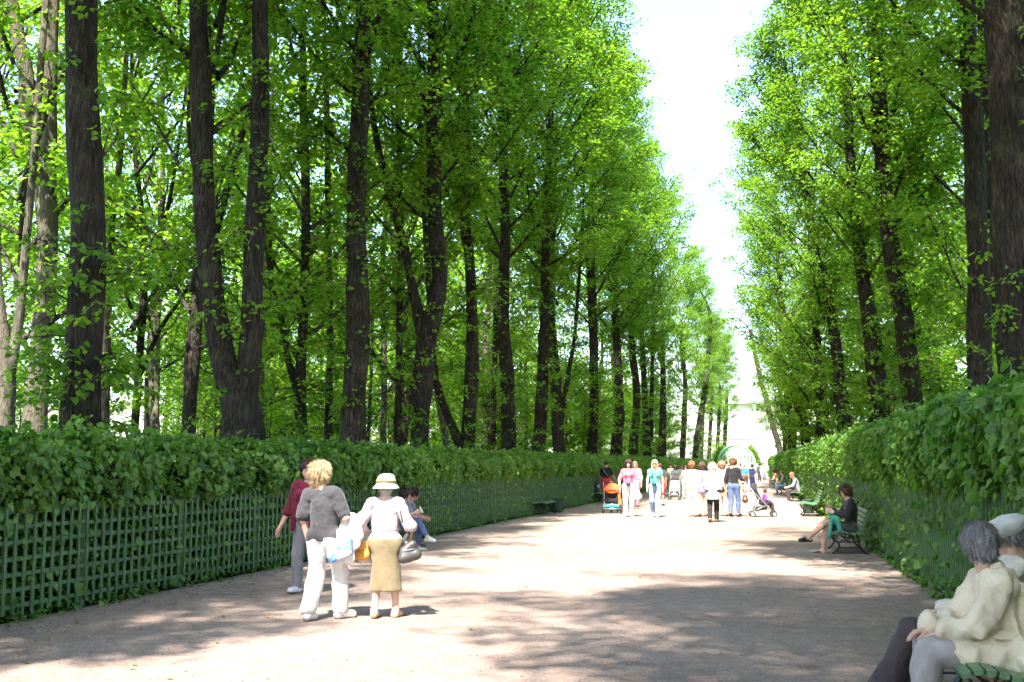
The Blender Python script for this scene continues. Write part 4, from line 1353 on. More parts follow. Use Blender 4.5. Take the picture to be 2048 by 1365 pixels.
def bin_(label, pos):
    t = thing('litter_bin', label, 'bin', pos, 0, 'small green bins beside the benches')
    MB().lathe([(.02,.0),(.15,.0),(.17,.03),(.19,.40),(.205,.42),(.205,.45),(.17,.45),(.165,.40),(.15,.08),(.01,.07)], 18).build('drum', M_BIN, t, True)
    MB().torus((0,0,.44), .20, .012, 'z', 20, 6).build('rim', M_IRON, t, True)

# ------------------------------------------------------------------ benches in place
B_R = []
def bpos(fx, y, off): return (fx(y)+off, y, 0)
YB1 = 6.95
bench('green slatted bench under the elderly couple in the near right corner', (1.36, 8.14, 0), PI/2)
bench('green slatted bench carrying the seated woman in black', (1.42, 21.7+0.55, 0), PI/2)
bench('empty green bench between the woman in black and the far bench on the right', (1.33, 37.2, 0), PI/2)
bench('green bench under the long-haired sitter in grey, beyond the empty right bench', (1.32, 51.5, 0), PI/2)
bench('green bench of the sitter in jeans far along the right hedge', (0.98, 62.5, 0), PI/2)
bench('farthest green bench on the right with a dark-clothed sitter', (0.72, 77.0, 0), PI/2)
bench('green bench under the couple with the phone by the left trellis', (-6.95, 21.4, 0), -PI/2)
bench('empty green bench by the left trellis', (-6.95, 36.3, 0), -PI/2)
bench('green bench with a bag, behind the man with the stroller', (-6.85, 48.0, 0), -PI/2)
bin_('small green bin at the far end of the empty left bench', (-6.75, 38.0, 0))
bin_('small green bin under the far end of the empty right bench', (1.35, 38.9, 0))

# ------------------------------------------------------------------ cloth and hair colours
C_WHITE = cloth('white', (0.62,0.60,0.57)); C_CREAM = cloth('cream', (0.66,0.60,0.48)); C_BLACK = cloth('black', (0.022,0.021,0.024))
C_CHAR = cloth('charcoal', (0.055,0.052,0.056)); C_GREY = cloth('grey', (0.20,0.20,0.21)); C_LGREY = cloth('light_grey', (0.42,0.44,0.47))
C_WINE = cloth('wine_red', (0.15,0.014,0.032)); C_KHAKI = cloth('khaki', (0.19,0.148,0.085), 0.25); C_BEIGE = plain('cloth_beige_raincoat', (0.64,0.55,0.40), 0.7, var=0.12, scale=6, bump=0.5, bscale=30, spec=0.2, wrinkle=1.0)
C_JEANS = cloth('denim', (0.09,0.13,0.25)); C_LJEANS = cloth('light_denim', (0.22,0.32,0.50)); C_RED = cloth('red', (0.55,0.05,0.05)); C_PINK = cloth('pink', (0.62,0.16,0.24))
C_TURQ = cloth('turquoise', (0.10,0.50,0.46)); C_PURP = cloth('violet_blue', (0.17,0.17,0.48)); C_SALM = cloth('salmon', (0.62,0.34,0.27)); C_BLUE = cloth('blue', (0.06,0.20,0.62))
C_NAVY = cloth('navy', (0.022,0.03,0.09)); C_TAN = cloth('tan', (0.52,0.36,0.22)); C_TEAL = cloth('teal_jacket', (0.06,0.30,0.23)); C_TROUS = cloth('grey_trousers', (0.34,0.31,0.30)); C_DBROWN = cloth('dark_trousers', (0.055,0.042,0.045))
C_PALEJ = plain('cloth_pale_jacket', (0.62,0.55,0.47), 0.75, var=0.12, scale=6, bump=0.5, bscale=30, spec=0.2, wrinkle=1.0); C_ORANGE = cloth('orange', (0.75,0.13,0.04)); C_BTEAL = cloth('basket_teal', (0.03,0.28,0.30)); C_VIOL = cloth('violet', (0.16,0.05,0.24))
def print_mat(name, base, spot, scale, lo=0.52, hi=0.6):
    m, nt, N, L, out = new_mat(name)
    tc = N.new('ShaderNodeTexCoord'); nz = N.new('ShaderNodeTexNoise'); nz.inputs['Scale'].default_value = scale; nz.inputs['Detail'].default_value = 3
    L.new(tc.outputs['Object'], nz.inputs['Vector'])
    r = ramp(N, [(lo, base), (hi, spot)]); L.new(nz.outputs['Fac'], r.inputs['Fac'])
    b = N.new('ShaderNodeBsdfPrincipled'); b.inputs['Roughness'].default_value = 0.85; b.inputs['Specular IOR Level'].default_value = 0.15
    L.new(r.outputs[0], b.inputs['Base Color'])
    n2 = N.new('ShaderNodeTexNoise'); n2.inputs['Scale'].default_value = 45; L.new(tc.outputs['Object'], n2.inputs['Vector'])
    bp = N.new('ShaderNodeBump'); bp.inputs['Strength'].default_value = 0.3; bp.inputs['Distance'].default_value = 0.02
    L.new(n2.outputs['Fac'], bp.inputs['Height']); L.new(bp.outputs[0], b.inputs['Normal'])
    L.new(b.outputs[0], out.inputs['Surface'])
    return m
C_BLOUSE = print_mat('cloth_rose_print', (0.50,0.42,0.43), (0.42,0.27,0.30), 38)
C_SCARF = print_mat('cloth_blue_print', (0.74,0.74,0.74), (0.12,0.26,0.62), 9, 0.5, 0.56)
C_TPRINT = print_mat('cloth_turquoise_print', (0.16,0.55,0.50), (0.02,0.22,0.24), 12)
L_ORANGE = plain('leather_orange', (0.60,0.27,0.05), 0.4, var=0.15, bump=0.2, bscale=40, spec=0.5)
L_GREY = plain('leather_grey', (0.055,0.05,0.046), 0.42, var=0.15, bump=0.25, bscale=25, spec=0.6)
L_BLACK = plain('leather_black', (0.018,0.017,0.018), 0.35, var=0.2, bump=0.2, bscale=40, spec=0.5)
L_BROWN = plain('leather_brown', (0.11,0.05,0.03), 0.4, var=0.2, bump=0.2, bscale=40, spec=0.5)
L_TAN = plain('sandal_tan', (0.50,0.33,0.21), 0.5, var=0.15, spec=0.4)
L_WHITE = plain('shoe_white', (0.75,0.74,0.72), 0.5, var=0.06, spec=0.4)
PLAST = plain('black_plastic', (0.02,0.02,0.022), 0.35, var=0.1, spec=0.5)
STEEL = plain('frame_aluminium', (0.55,0.56,0.57), 0.35, 0.7, var=0.05)
RUBBER = plain('tyre_rubber', (0.03,0.03,0.032), 0.8, var=0.2)
HB_BLOND = hairm('blonde', (0.46,0.33,0.18)); HB_DARK = hairm('dark', (0.03,0.018,0.014)); HB_BROWN = hairm('brown', (0.075,0.035,0.022)); HB_GREY = hairm('grey', (0.24,0.22,0.225))
HB_RED = hairm('ginger', (0.20,0.08,0.035)); HB_WHITE = hairm('white', (0.62,0.58,0.5)); HB_LBROWN = hairm('light_brown', (0.26,0.15,0.08)); HB_MAROON = hairm('maroon', (0.05,0.014,0.018))

# ------------------------------------------------------------------ the three women near the left
GA = G
# woman in wine red, facing the camera, half hidden
p = Person('dark-haired woman in a wine red top facing the camera behind the blonde woman', G(613,1186), PI-0.12, 1.63, res=0.016, b=1.05, bust=1.0,
           head=dict(style='bob', mat=HB_MAROON, yaw=-0.15, pitch=-0.15), **dict(step_pose(0.4), elR=(.27,-.02,1.10), wrR=(.36,.07,.86)))
p.top(C_WINE, 1.25, 0.83, 0.022, 'blouse', amp=0.012, cuff=1.6)
J = p.J
p.wear('shawl', [(J['shR']+A3(-.02,.06,.03), A3(.14,.13,.80), .05, .035, .5), (J['shL']+A3(.02,.06,.03), A3(-.14,.13,.80), .05, .035, .5), (J['shR']+A3(0,-.03,.03), J['shL']+A3(0,-.03,.03), .06, .06)], C_WINE, 0.04, (), (), 0.006)
p.trousers(C_GREY, flare=2.0); p.shoes(L_WHITE)

# blonde woman in charcoal T-shirt
WB = G(646,1240)
pb = Person('blonde woman seen from behind in a charcoal T-shirt and white trousers', WB, -0.05, 1.60, res=0.013, b=1.08, bust=1.0,
            head=dict(style='fluffy', mat=HB_BLOND, yaw=-0.75, pitch=0.05, roll=0.05), curl=(0.5,1.0),
            **dict(knR=(.125,.17,.50), anR=(.15,.12,.10), toR=(.24,.25,.04), knL=(-.10,.03,.49), anL=(-.10,-.17,.11), toL=(-.10,-.02,.035),
                   che=(-.015,0,1.24), nek=(-.04,-.015,1.435), hed=(-.05,.012,1.585), shL=(-.20,-.01,1.36), shR=(.135,-.01,1.37), elR=(.255,-.02,1.11), wrR=(.25,.20,1.02), elL=(-.25,-.02,1.09), wrL=(-.22,.04,.87)))
pb.top(C_CHAR, 0.86, 0.85, 0.018, 'T_shirt', amp=0.011, cuff=1.8)
pb.trousers(C_WHITE, 1.96, 0.014, 3.0, -0.5, amp=0.011, kneew=1.2); pb.shoes(L_WHITE)
R_ = pb.root
sdf_thing('jacket', 'white jacket hanging over the blonde woman\'s right arm', 'jacket', R_,
          [(A3(.20,.10,1.03), A3(.29,.12,1.01), .062, .06), (A3(.21,.03,.95), A3(.20,.01,.70), .05, .05, .6), (A3(.25,.04,1.0), A3(.25,.02,.64), .055, .06, .6),
           (A3(.29,.07,1.0), A3(.31,.05,.78), .05, .055, .7), (A3(.33,.10,.97), A3(.36,.09,.86), .04, .045)], C_WHITE, 0.04, 0.012, (), 0.013, (16,44), zs=0.15)
sdf_thing('printed_cloth', 'white cloth with blue print hanging below the jacket on the blonde woman\'s arm', 'cloth', R_,
          [(A3(.155,-.06,.86), A3(.15,-.085,.66), .04, .06, .4), (A3(.20,-.04,.90), A3(.20,-.06,.56), .045, .075, .4), (A3(.25,-.02,.86), A3(.26,-.03,.60), .04, .05, .4)], C_SCARF, 0.04, 0.012, [(A3(.15,0,.60), A3(.40,0,-.92))], 0.012, (18,46), zs=0.15)
t = thing('handbag', 'small orange leather bag at the blonde woman\'s right hip', 'bag', W2(R_, (.30,.20,.60)), -0.2)
V, F = field([(A3(-.07,0,.06), A3(.07,0,.06), .062, .062, .75), (A3(-.06,0,.15), A3(.06,0,.15), .05, .05, .75)], 0.05, 0.009)
ob('body', mk_mesh('body', V, F, L_ORANGE, True), t)
V, F = field([(A3(-.065,-.035,.17), A3(.065,-.035,.17), .03, .03, .6), (A3(-.055,-.048,.13), A3(.055,-.048,.13), .025, .025, .4)], 0.03, 0.009)
ob('flap', mk_mesh('flap', V, F, L_ORANGE, True), t)
MB().tube(smooth_path([(-.06,0,.20),(-.10,0,.30),(-.12,0,.42),(-.13,0,.48)], .04), .008, 6).build('strap', L_BLACK, t, True)
MB().box((0,-.056,.105), (.022,.008,.02)).build('buckle', STEEL, t)

# woman with the white hat
WH = G(769,1236)
ph = Person('short woman in a white hat, rose blouse and khaki skirt seen from behind', WH, 0.06, 1.46, res=0.013, b=1.16, bust=1.1,
            head=dict(style='short', mat=HB_WHITE, pitch=-0.05, hat=True), curl=(0.9,0.6),
            **dict(knL=(-.10,.02,.48), anL=(-.10,-.10,.10), toL=(-.11,.05,.035), knR=(.115,.06,.49), anR=(.125,.04,.085), toR=(.15,.18,.035),
                   elL=(-.32,-.05,1.12), wrL=(-.25,.12,.96), elR=(.31,-.03,1.10), wrR=(.27,.14,.92)))
ph.top(C_BLOUSE, 1.75, 1.04, 0.020, 'blouse', amp=0.013, cuff=1.5, neck=-0.02)
ph.top(C_WHITE, 0.0, 0.895, 0.017, 'undershirt', amp=0.003, neck=0.2)
s_ = ph.s
V, F = field([(A3(0,0,.92)*s_, A3(0,.01,.34)*s_, .138, .165, .80), (ph.J['hiL'], ph.J['hiR'], .112, .112, .95)], 0.05, 0.014,
             [(A3(0,0,.325*s_), A3(0,0,-1)), (A3(0,0,.965*s_), A3(0,0,1))], [(A3(-.015,-.17,.56), A3(-.02,-.17,.20), .004, .055, (1,1.3,1))], folds(3, 0.010, (14,34), 0.15))
ob('skirt', mk_mesh('skirt', V, F, C_KHAKI, True), ph.root)
ph.shoes(L_TAN, 0.006, 'sandal')
m = MB(); m.lathe([(.001,.128),(.05,.126),(.085,.112),(.104,.08),(.110,.035),(.113,.015),(.150,-.030),(.156,-.040),(.150,-.040),(.110,.004),(.10,.03)], 28)
hv = np.array(m.V); hv[:, 2] += 0.006*np.sin(3*np.arctan2(hv[:,1], hv[:,0])) - 0.14*np.maximum(0, -hv[:,1]-.07)
ph.on_head('hat', hv*A3(1.06,1.18,1.06)+A3(0,-.012,.018), m.F, cloth('hat', (0.62,0.58,0.48), 0.4, bs=80))
m = MB(); m.lathe([(.109,.026),(.1145,.024),(.113,.060),(.106,.062)], 28)
ph.on_head('hat_band', np.array(m.V)*A3(1.07,1.19,1.06)+A3(0,-.012,.018), m.F, cloth('hat_band', (0.42,0.29,0.14)))
t = tag(ob('shoulder_bag', None, None, ph.root.location, ph.root.rotation_euler), 'grey leather shoulder bag on the right side of the woman in the white hat', 'bag')
V, F = field([(A3(.215,-.08,.62), A3(.34,-.02,.66), .055, .055), (A3(.215,-.06,.70), A3(.30,-.03,.76), .045, .045), (A3(.21,-.03,.80), A3(.25,-.02,.87), .028, .028)], 0.05, 0.012, (), (), folds(9, 0.006, (20,40)))
ob('body', mk_mesh('body', V, F, L_GREY, True), t)
MB().tube(smooth_path([(.235,-.02,.89),(.20,-.085,1.02),(.165,-.06,1.17),(.16,.01,1.215),(.20,.10,1.10),(.25,.07,.90)], .04), .009, 6).build('strap', L_GREY, t, True)
MB().tube(smooth_path([(.225,-.125,.70),(.28,-.10,.71),(.335,-.07,.72)], .04), .004, 5).build('zip', STEEL, t, True)
sdf_thing('folded_jacket', 'folded beige jacket over the left arm of the woman in the white hat', 'jacket', ph.root,
          [(A3(-.25,.10,.84), A3(-.20,.16,.85), .045, .045), (A3(-.24,.04,.80), A3(-.25,-.02,.62), .04, .055, .6), (A3(-.20,.06,.78), A3(-.19,.02,.60), .04, .045, .6)], C_PALEJ, 0.04, 0.013, (), 0.008, zs=0.25)

# ------------------------------------------------------------------ couple on the left bench, facing right
zb = 0.40
s1 = dict(SIT)
pc = Person('dark-haired woman with raised sunglasses seated on the left bench holding a phone', (-6.80, 20.95, -0.05), -PI/2-0.1, 1.62, SIT, 0.018, 1.0, bust=0.9,
            head=dict(style='bob', mat=HB_DARK, pitch=-0.2, yaw=0.1), curl=(0.4,0.9),
            che=(0,.06,.82), nek=(0,.12,1.01), hed=(0,.18,1.14), shL=(-.16,.10,.95), shR=(.165,.10,.95), elR=(.20,.22,.70), wrR=(.12,.44,.78), elL=(-.2,.2,.70), wrL=(-.1,.40,.66),
            knR=(.02,.44,.60), anR=(.02,.66,.30), toR=(.03,.80,.24))
pc.top(C_GREY, 1.1, None, 0.018, 'blouse', amp=0.004)
pc.trousers(C_JEANS, 1.8, 0.012, 1.2); pc.shoes(L_WHITE, 0.006)
m = MB(); m.tube([(-.075,.02,.11),(-.035,.075,.112),(0,.078,.108),(.035,.075,.112),(.075,.02,.11)], .008, 6)
pc.on_head('sunglasses', m.V, m.F, PLAST)
t = thing('phone', 'white phone held up by the woman on the left bench', 'phone', W2(pc.root, (.10,.53,.80)), -PI/2)
MB().bevbox((0,0,0), (.065,.009,.13), .003, (0.5,0,0)).build('case', L_WHITE, t)
MB().bevbox((0,-.0065,0), (.058,.003,.112), .001, (0.5,0,0)).build('screen', PLAST, t)
pd = Person('man bending forward beside the woman with the phone on the left bench', (-7.08, 21.70, -0.05), -PI/2+0.1, 1.74, SIT, 0.018, 1.05, SKIN_T,
            head=dict(style='crop', mat=HB_DARK, pitch=-0.35, yaw=0.35), curl=(0.8,0.8),
            che=(0,.14,.80), nek=(0,.27,.95), hed=(0,.36,1.04), shL=(-.17,.23,.90), shR=(.17,.23,.90), elL=(-.20,.36,.66), wrL=(-.05,.56,.60), elR=(.20,.36,.66), wrR=(.08,.58,.58))
pd.top(cloth('man_shirt', (0.22,0.24,0.28)), 1.05, None, 0.018, 'shirt'); pd.trousers(cloth('stone', (0.40,0.35,0.29)), 1.9, 0.016, 1.6); pd.shoes(L_BLACK)

# ------------------------------------------------------------------ seated woman in black on the right bench
pe = Person('brown-haired woman in a black cardigan sitting cross-legged on the right bench', (1.48, 21.75, -0.05), PI/2+0.15, 1.68, SIT, 0.016, 1.05, bust=1.0,
            head=dict(style='bob', mat=HB_BROWN, pitch=-0.35, yaw=0.45), curl=(0.5,0.5),
            che=(0,-.02,.83), nek=(0,.03,1.03), hed=(0,.08,1.17), shL=(-.17,.02,.965), shR=(.17,.02,.965), elL=(-.22,.10,.73), wrL=(-.10,.33,.80), elR=(.22,.10,.73), wrR=(.08,.34,.84),
            knL=(-.02,.44,.62), anL=(-.03,.76,.34), toL=(-.04,.92,.29), knR=(.06,.43,.50), anR=(.06,.50,.10), toR=(.07,.66,.035))
pe.top(C_BLACK, 1.75, None, 0.020, 'cardigan', amp=0.004)
Jn = pe.J
V, F = field([(Jn['hiL'], Jn['knL']*.62+Jn['hiL']*.38, .115, .085), (Jn['hiR'], Jn['knR']*.62+Jn['hiR']*.38, .115, .085), (Jn['hiL'], Jn['hiR'], .125, .125)], 0.05, 0.016, [(Jn['pel']+A3(0,0,.10), A3(0,0,1))])
ob('skirt', mk_mesh('skirt', V, F, C_CHAR, True), pe.root)
pe.shoes(L_BLACK, 0.004)
sdf_thing('folded_jacket', 'teal green jacket lying across the lap of the seated woman in black', 'jacket', pe.root,
          [(A3(-.12,.28,.66), A3(.12,.28,.66), .07, .07, .9), (A3(-.13,.36,.62), A3(-.16,.42,.36), .05, .07, .5), (A3(-.16,.25,.60), A3(-.19,.22,.42), .05, .06, .8), (A3(-.04,.36,.76), A3(.05,.34,.78), .04, .04)], C_TEAL, 0.06, 0.016, (), 0.008, (12,30), zs=0.3)

# ------------------------------------------------------------------ elderly couple in the near right corner
# the nearer one, grey hair and pale raincoat, leaning forward on the knees, head turned away
px_ = (1.45, 7.66, -0.05)
pf = Person('grey-haired person in a pale beige raincoat leaning forward on the nearest right bench', px_, PI/2-0.12, 1.64, SIT, 0.0105, 1.12, bust=0.5,
            head=dict(style='bob', mat=HB_GREY, yaw=-0.9, pitch=-0.2, roll=0.1, seed=1, face=True), curl=(0.5,0.5),
            palm=dict(L=(0,-.2,-1), R=(0,-.2,-1), Ld=(.35,.9,-.35), Rd=(-.3,.9,-.3)),
            pel=(0,-.02,.53), che=(0,.04,.84), nek=(0,.10,1.045), hed=(.015,.175,1.20), shL=(-.185,.06,.965), shR=(.18,.12,.965),
            elL=(-.24,.20,.71), wrL=(-.10,.42,.645), elR=(.20,.30,.72), wrR=(.05,.50,.645),
            knL=(-.13,.50,.53), anL=(-.17,.55,.10), toL=(-.18,.71,.035), knR=(.10,.50,.53), anR=(.10,.56,.10), toR=(.11,.72,.035))
Jf = pf.J; sf = pf.s
hemL = [(Jf['hiL'], Jf['hiL']*.5+Jf['knL']*.5+A3(0,0,.015), .150, .118), (Jf['hiR'], Jf['hiR']*.5+Jf['knR']*.5+A3(0,0,.015), .150, .118), (Jf['pel']+A3(-.13,-.06,.0), Jf['pel']+A3(.13,-.06,.0), .135, .135), (Jf['pel']+A3(-.16,-.14,-.06), Jf['pel']+A3(.16,-.14,-.06), .07, .07)]
pf.top(C_BEIGE, 1.85, None, 0.026, 'raincoat', -0.02, 0.021, 1.9, 1.15, hemL)
MB().bevbox((0,0,0), (.15,.014,.05), .005, (0.5,0,0.12)).build('pocket_flap', C_BEIGE, pf.root, False, tuple(Jf['pel']+A3(-.205,.06,.12)), (0,0,PI/2))
pf.wear('back_yoke', [(Jf['shL']+A3(.03,-.045,-.02), Jf['shR']+A3(-.03,-.045,-.02), .062, .062, (1,1.0,1))], C_BEIGE, 0.01, (), (), 0.004)
up_ = (Jf['nek']-Jf['che']); up_ = up_/np.linalg.norm(up_)
pf.wear('collar', [(Jf['nek']+A3(-.06,-.03,.01), Jf['nek']+A3(.06,-.03,.01), .045, .045), (Jf['nek']+A3(-.06,-.02,.0), Jf['nek']+A3(-.055,.07,-.05), .035, .025), (Jf['nek']+A3(.06,-.02,.0), Jf['nek']+A3(.055,.07,-.05), .035, .025)], C_BEIGE, 0.03, [(Jf['nek']+up_*.035, up_)], (), 0.004)
pf.wear('cuff_strap', [(Jf['wrL']*.80+Jf['elL']*.20+A3(-.001,0,0), Jf['wrL']*.87+Jf['elL']*.13, .058, .056)], C_BEIGE, 0.01, (), (), 0.002)
pf.trousers(C_TROUS, 1.93, 0.014, 2.4, 0.2, amp=0.014, kneew=1.15); pf.shoes(L_BROWN)
m = MB()
for k_ in range(3): m.lathe([(.0005,.004),(.008,.003),(.009,0),(.008,-.003),(.0005,-.004)], 10, tuple(Jf['wrL']*.80+Jf['elL']*.20+A3(-.045+.006*k_,.03,.045-.01*k_)))
m.build('buttons', cloth('buttons', (0.25,0.2,0.14)), pf.root, True)

# the farther one, with a cap
pg = Person('person in a pale flat cap and light jacket beside the grey-haired person', (1.53, 8.22, -0.05), PI/2-0.05, 1.68, SIT, 0.0135, 1.1,
            head=dict(style='short', mat=HB_GREY, yaw=0.25, pitch=-0.32, hat=True), curl=(0.6,0.6), palm=dict(L=(0,0,-1), R=(0,0,-1)),
            che=(0,-.05,.84), nek=(0,-.06,1.04), hed=(0,-.02,1.18), shL=(-.18,-.05,.965), shR=(.18,-.05,.965), elL=(-.25,.16,.76), wrL=(-.14,.42,.70), elR=(.22,.14,.72), wrR=(.10,.40,.62),
            knL=(-.12,.60,.55), anL=(-.20,.84,.14), toL=(-.22,1.0,.06), knR=(.12,.50,.52), anR=(.12,.66,.10), toR=(.13,.82,.035))
pg.top(C_PALEJ, 1.9, None, 0.028, 'jacket', -0.02, 0.018, 1.8, 1.1)
pg.trousers(C_DBROWN, 1.9, 0.022, 2.4, 0.9, amp=0.014, kneew=1.2); 
for sd in 'LR':
    d_ = pg.J['an'+sd]-pg.J['kn'+sd]; 
    pg.wear('sock', [(pg.J['an'+sd]-d_*.12, pg.J['an'+sd], .045, .042)], cloth('violet_sock', (0.09,0.05,0.20)), 0.01, (), (), 0)
pg.shoes(L_WHITE)
# flat cap: soft top, band and peak
V, F = field([(A3(0,-.03,.085), A3(0,.015,.082), .108, .100, (1.0,1.08,.52)), (A3(0,-.02,.055), A3(0,.005,.058), .097, .094, (.96,1.1,.5))], 0.02, 0.008, (), (), folds(4, .003, (25,50)))
C_CAP = cloth('cap', (0.50,0.49,0.44), 0.4)
pg.on_head('cap_crown', V*A3(1.10,1.12,1.12)+A3(0,0,-.016), F, C_CAP)
m = MB()
ring = []
for i in range(13):
    a_ = -1.15+2.3*i/12
    ring.append((math.sin(a_), math.cos(a_)))
Vv, Ff = [], []
for (sx, cy) in ring:
    Vv += [(sx*.088, .012+cy*.083, .062), (sx*.098, .018+cy*.150, .036), (sx*.098, .018+cy*.150, .031), (sx*.088, .012+cy*.083, .055)]
for i in range(12):
    for j in range(4): Ff.append((i*4+j, (i+1)*4+j, (i+1)*4+(j+1)%4, i*4+(j+1)%4))
m.add(Vv, Ff)
pg.on_head('cap_peak', np.array(m.V)*A3(1.05,1.08,1)+A3(0,0,-.008), m.F, C_CAP)
m = MB(); m.lathe([(.0005,.006),(.007,.004),(.008,0),(.0005,-.002)], 8)
pg.on_head('cap_stud', np.array(m.V) @ np.array([[0,0,-1],[0,1,0],[1,0,0]])+A3(-.107,.0,.07), m.F, STEEL)

# ------------------------------------------------------------------ strollers
def wheel(t, c, r, w, rim, n=20):
    o = MB().torus(c, r-w*0.5, w*0.5, 'x', n, 6).build('wheel', RUBBER, t, True)
    m = MB().torus(c, r-w*1.2, 0.006, 'x', n, 5)
    for i in range(6):
        a = i*PI/3
        m.tube([c, (c[0], c[1]+(r-w*1.2)*math.cos(a), c[2]+(r-w*1.2)*math.sin(a))], .006, 4)
    m.tube([(c[0]-.02,c[1],c[2]),(c[0]+.02,c[1],c[2])], .016, 8)
    m.build('rim', rim, o, True)
def canopy(t, mat, c, rx, ry, rz_, a0=0.0, a1=PI*0.55, th=.012):
    """a hood: quarter of an ellipsoid opening forwards"""
    V, F = [], []
    nu, nv = 9, 12
    for q in (1.0, 1.0-th/rx):
        for i in range(nu+1):
            b = a0 + (a1-a0)*i/nu
            for j in range(nv+1):
                g_ = PI*j/nv
                V.append((c[0]+q*rx*math.cos(g_), c[1]-q*ry*math.sin(g_)*math.cos(b), c[2]+q*rz_*math.sin(g_)*math.sin(b)))
    k = nv+1; off = (nu+1)*k
    for i in range(nu):
        for j in range(nv):
            a = i*k+j
            F += [(a, a+1, a+k+1, a+k), (off+a, off+a+k, off+a+k+1, off+a+1)]
    MB().add(V, F).build('canopy', mat, t, True)

def stroller(label, pos, rz, mats, kind):
    hood, seat, bask, frame = mats
    t = thing('stroller', label, 'stroller', pos, rz, 'strollers on the path')
    if kind == 'jogger':
        for x in (-.29,.29):
            wheel(t, (x,-.28,.155), .155, .045, STEEL); 
        wheel(t, (-.10,.42,.115), .115, .04, STEEL); wheel(t, (.10,.42,.115), .115, .04, STEEL)
        m = MB()
        for s_ in (-1,1):
            m.tube(smooth_path([(s_*.27,-.28,.16),(s_*.26,-.12,.42),(s_*.25,-.36,.86),(s_*.24,-.50,1.02)], .08), .013, 6)
            m.tube([(s_*.26,-.20,.36),(s_*.10,.42,.12)], .013, 6)
        m.tube([(-.29,-.28,.155),(.29,-.28,.155)], .012, 6)
        m.tube([(-.25,-.30,.30),(.25,-.30,.30)], .010, 6)
        m.build('frame', frame, t, True)
        MB().tube([(-.24,-.50,1.02),(.24,-.50,1.02)], .017, 8).build('handle', PLAST, t, True)
        V, F = field([(A3(-.16,-.10,.40), A3(.16,-.10,.40), .10, .10), (A3(-.16,-.16,.72), A3(.16,-.16,.72), .075, .075), (A3(-.16,-.1,.45), A3(-.16,-.16,.7), .08, .08), (A3(.16,-.1,.45), A3(.16,-.16,.7), .08, .08), (A3(0,-.1,.45), A3(0,-.16,.7), .08, .08), (A3(-.14,.12,.36), A3(.14,.12,.36), .07, .07)], .06, .02, (), (), folds(2,.006))
        ob('seat', mk_mesh('seat', V, F, seat, True), t)
        canopy(t, hood, (0,-.08,.72), .27, .24, .26, -0.25, 1.9)
        V, F = field([(A3(-.17,-.16,.21), A3(.17,-.16,.21), .075, .075), (A3(-.13,.16,.19), A3(.13,.16,.19), .06, .06), (A3(0,-.16,.2), A3(0,.16,.19), .08, .06)], .07, .02)
        ob('basket', mk_mesh('basket', V, F, bask, True), t)
        V, F = field([(A3(.24,-.22,.66), A3(.27,-.32,.30), .03, .055, .4)], .01, .016, (), (), folds(7,.008))
        ob('hanging_cloth', mk_mesh('hanging_cloth', V, F, hood, True), t)
    else:
        for x in (-.22,.22):
            for dx in (-.028,.028):
                wheel(t, (x+dx,-.22,.085), .085, .028, STEEL, 16); wheel(t, (x*1.0+dx,.42,.085), .085, .028, STEEL, 16)
        m = MB()
        for s_ in (-1,1):
            m.tube([(s_*.22,.42,.13),(s_*.21,-.10,.66),(s_*.20,-.42,1.02)], .012, 6)
            m.tube([(s_*.22,-.22,.12),(s_*.21,-.02,.56)], .012, 6)
            m.tube([(s_*.22,-.22,.16),(s_*.22,.20,.36)], .010, 6)
            m.tube(smooth_path([(s_*.20,-.42,1.02),(s_*.19,-.50,1.06),(s_*.15,-.55,1.05)], .04), .015, 6)
        m.tube([(-.22,-.20,.16),(.22,-.20,.16)], .010, 6)
        m.tube([(-.22,.30,.22),(.22,.30,.22)], .010, 6)
        m.build('frame', frame, t, True)
        V, F = field([(A3(-.15,.06,.42), A3(.15,.06,.42), .06, .06), (A3(-.15,-.12,.80), A3(.15,-.12,.80), .05, .05), (A3(-.14,.06,.44), A3(-.14,-.12,.8), .05, .05), (A3(.14,.06,.44), A3(.14,-.12,.8), .05, .05), (A3(0,.06,.44), A3(0,-.12,.8), .055, .055), (A3(-.14,.30,.44), A3(.14,.30,.44), .05, .05), (A3(0,.1,.42), A3(0,.30,.44), .06, .06), (A3(-.12,.36,.26), A3(.12,.36,.26), .03, .03), (A3(0,.32,.42), A3(0,.36,.26), .05, .04)], .05, .02, (), (), folds(2,.004))
        ob('seat', mk_mesh('seat', V, F, seat, True), t)
        canopy(t, hood, (0,-.10,.80), .22, .20, .22, 0.1, 1.75)
        V, F = field([(A3(-.16,-.10,.24), A3(.16,-.10,.24), .07, .07), (A3(-.15,.18,.27), A3(.15,.18,.27), .05, .05), (A3(0,-.1,.24), A3(0,.18,.27), .07, .05)], .06, .02)
        ob('basket', mk_mesh('basket', V, F, bask, True), t)
    return t
C_MGREY = cloth('stroller_grey', (0.30,0.30,0.31)); C_DGREY = cloth('stroller_dark', (0.03,0.03,0.035))
stroller('stroller with an orange hood and teal basket beside the man in red shorts', G(1226,1027), 0.0, (C_ORANGE, C_BLACK, C_BTEAL, STEEL), 'jogger')
stroller('grey stroller facing the camera, pushed by the woman in the pink cap', G(1350,1001), PI, (C_MGREY, C_LGREY, C_DBROWN, STEEL), 'buggy')
bk = stroller('black stroller with a child in violet, pushed by the woman in jeans', G(1519,1034), -PI/2+0.12, (C_DGREY, C_DGREY, C_DGREY, STEEL), 'buggy')

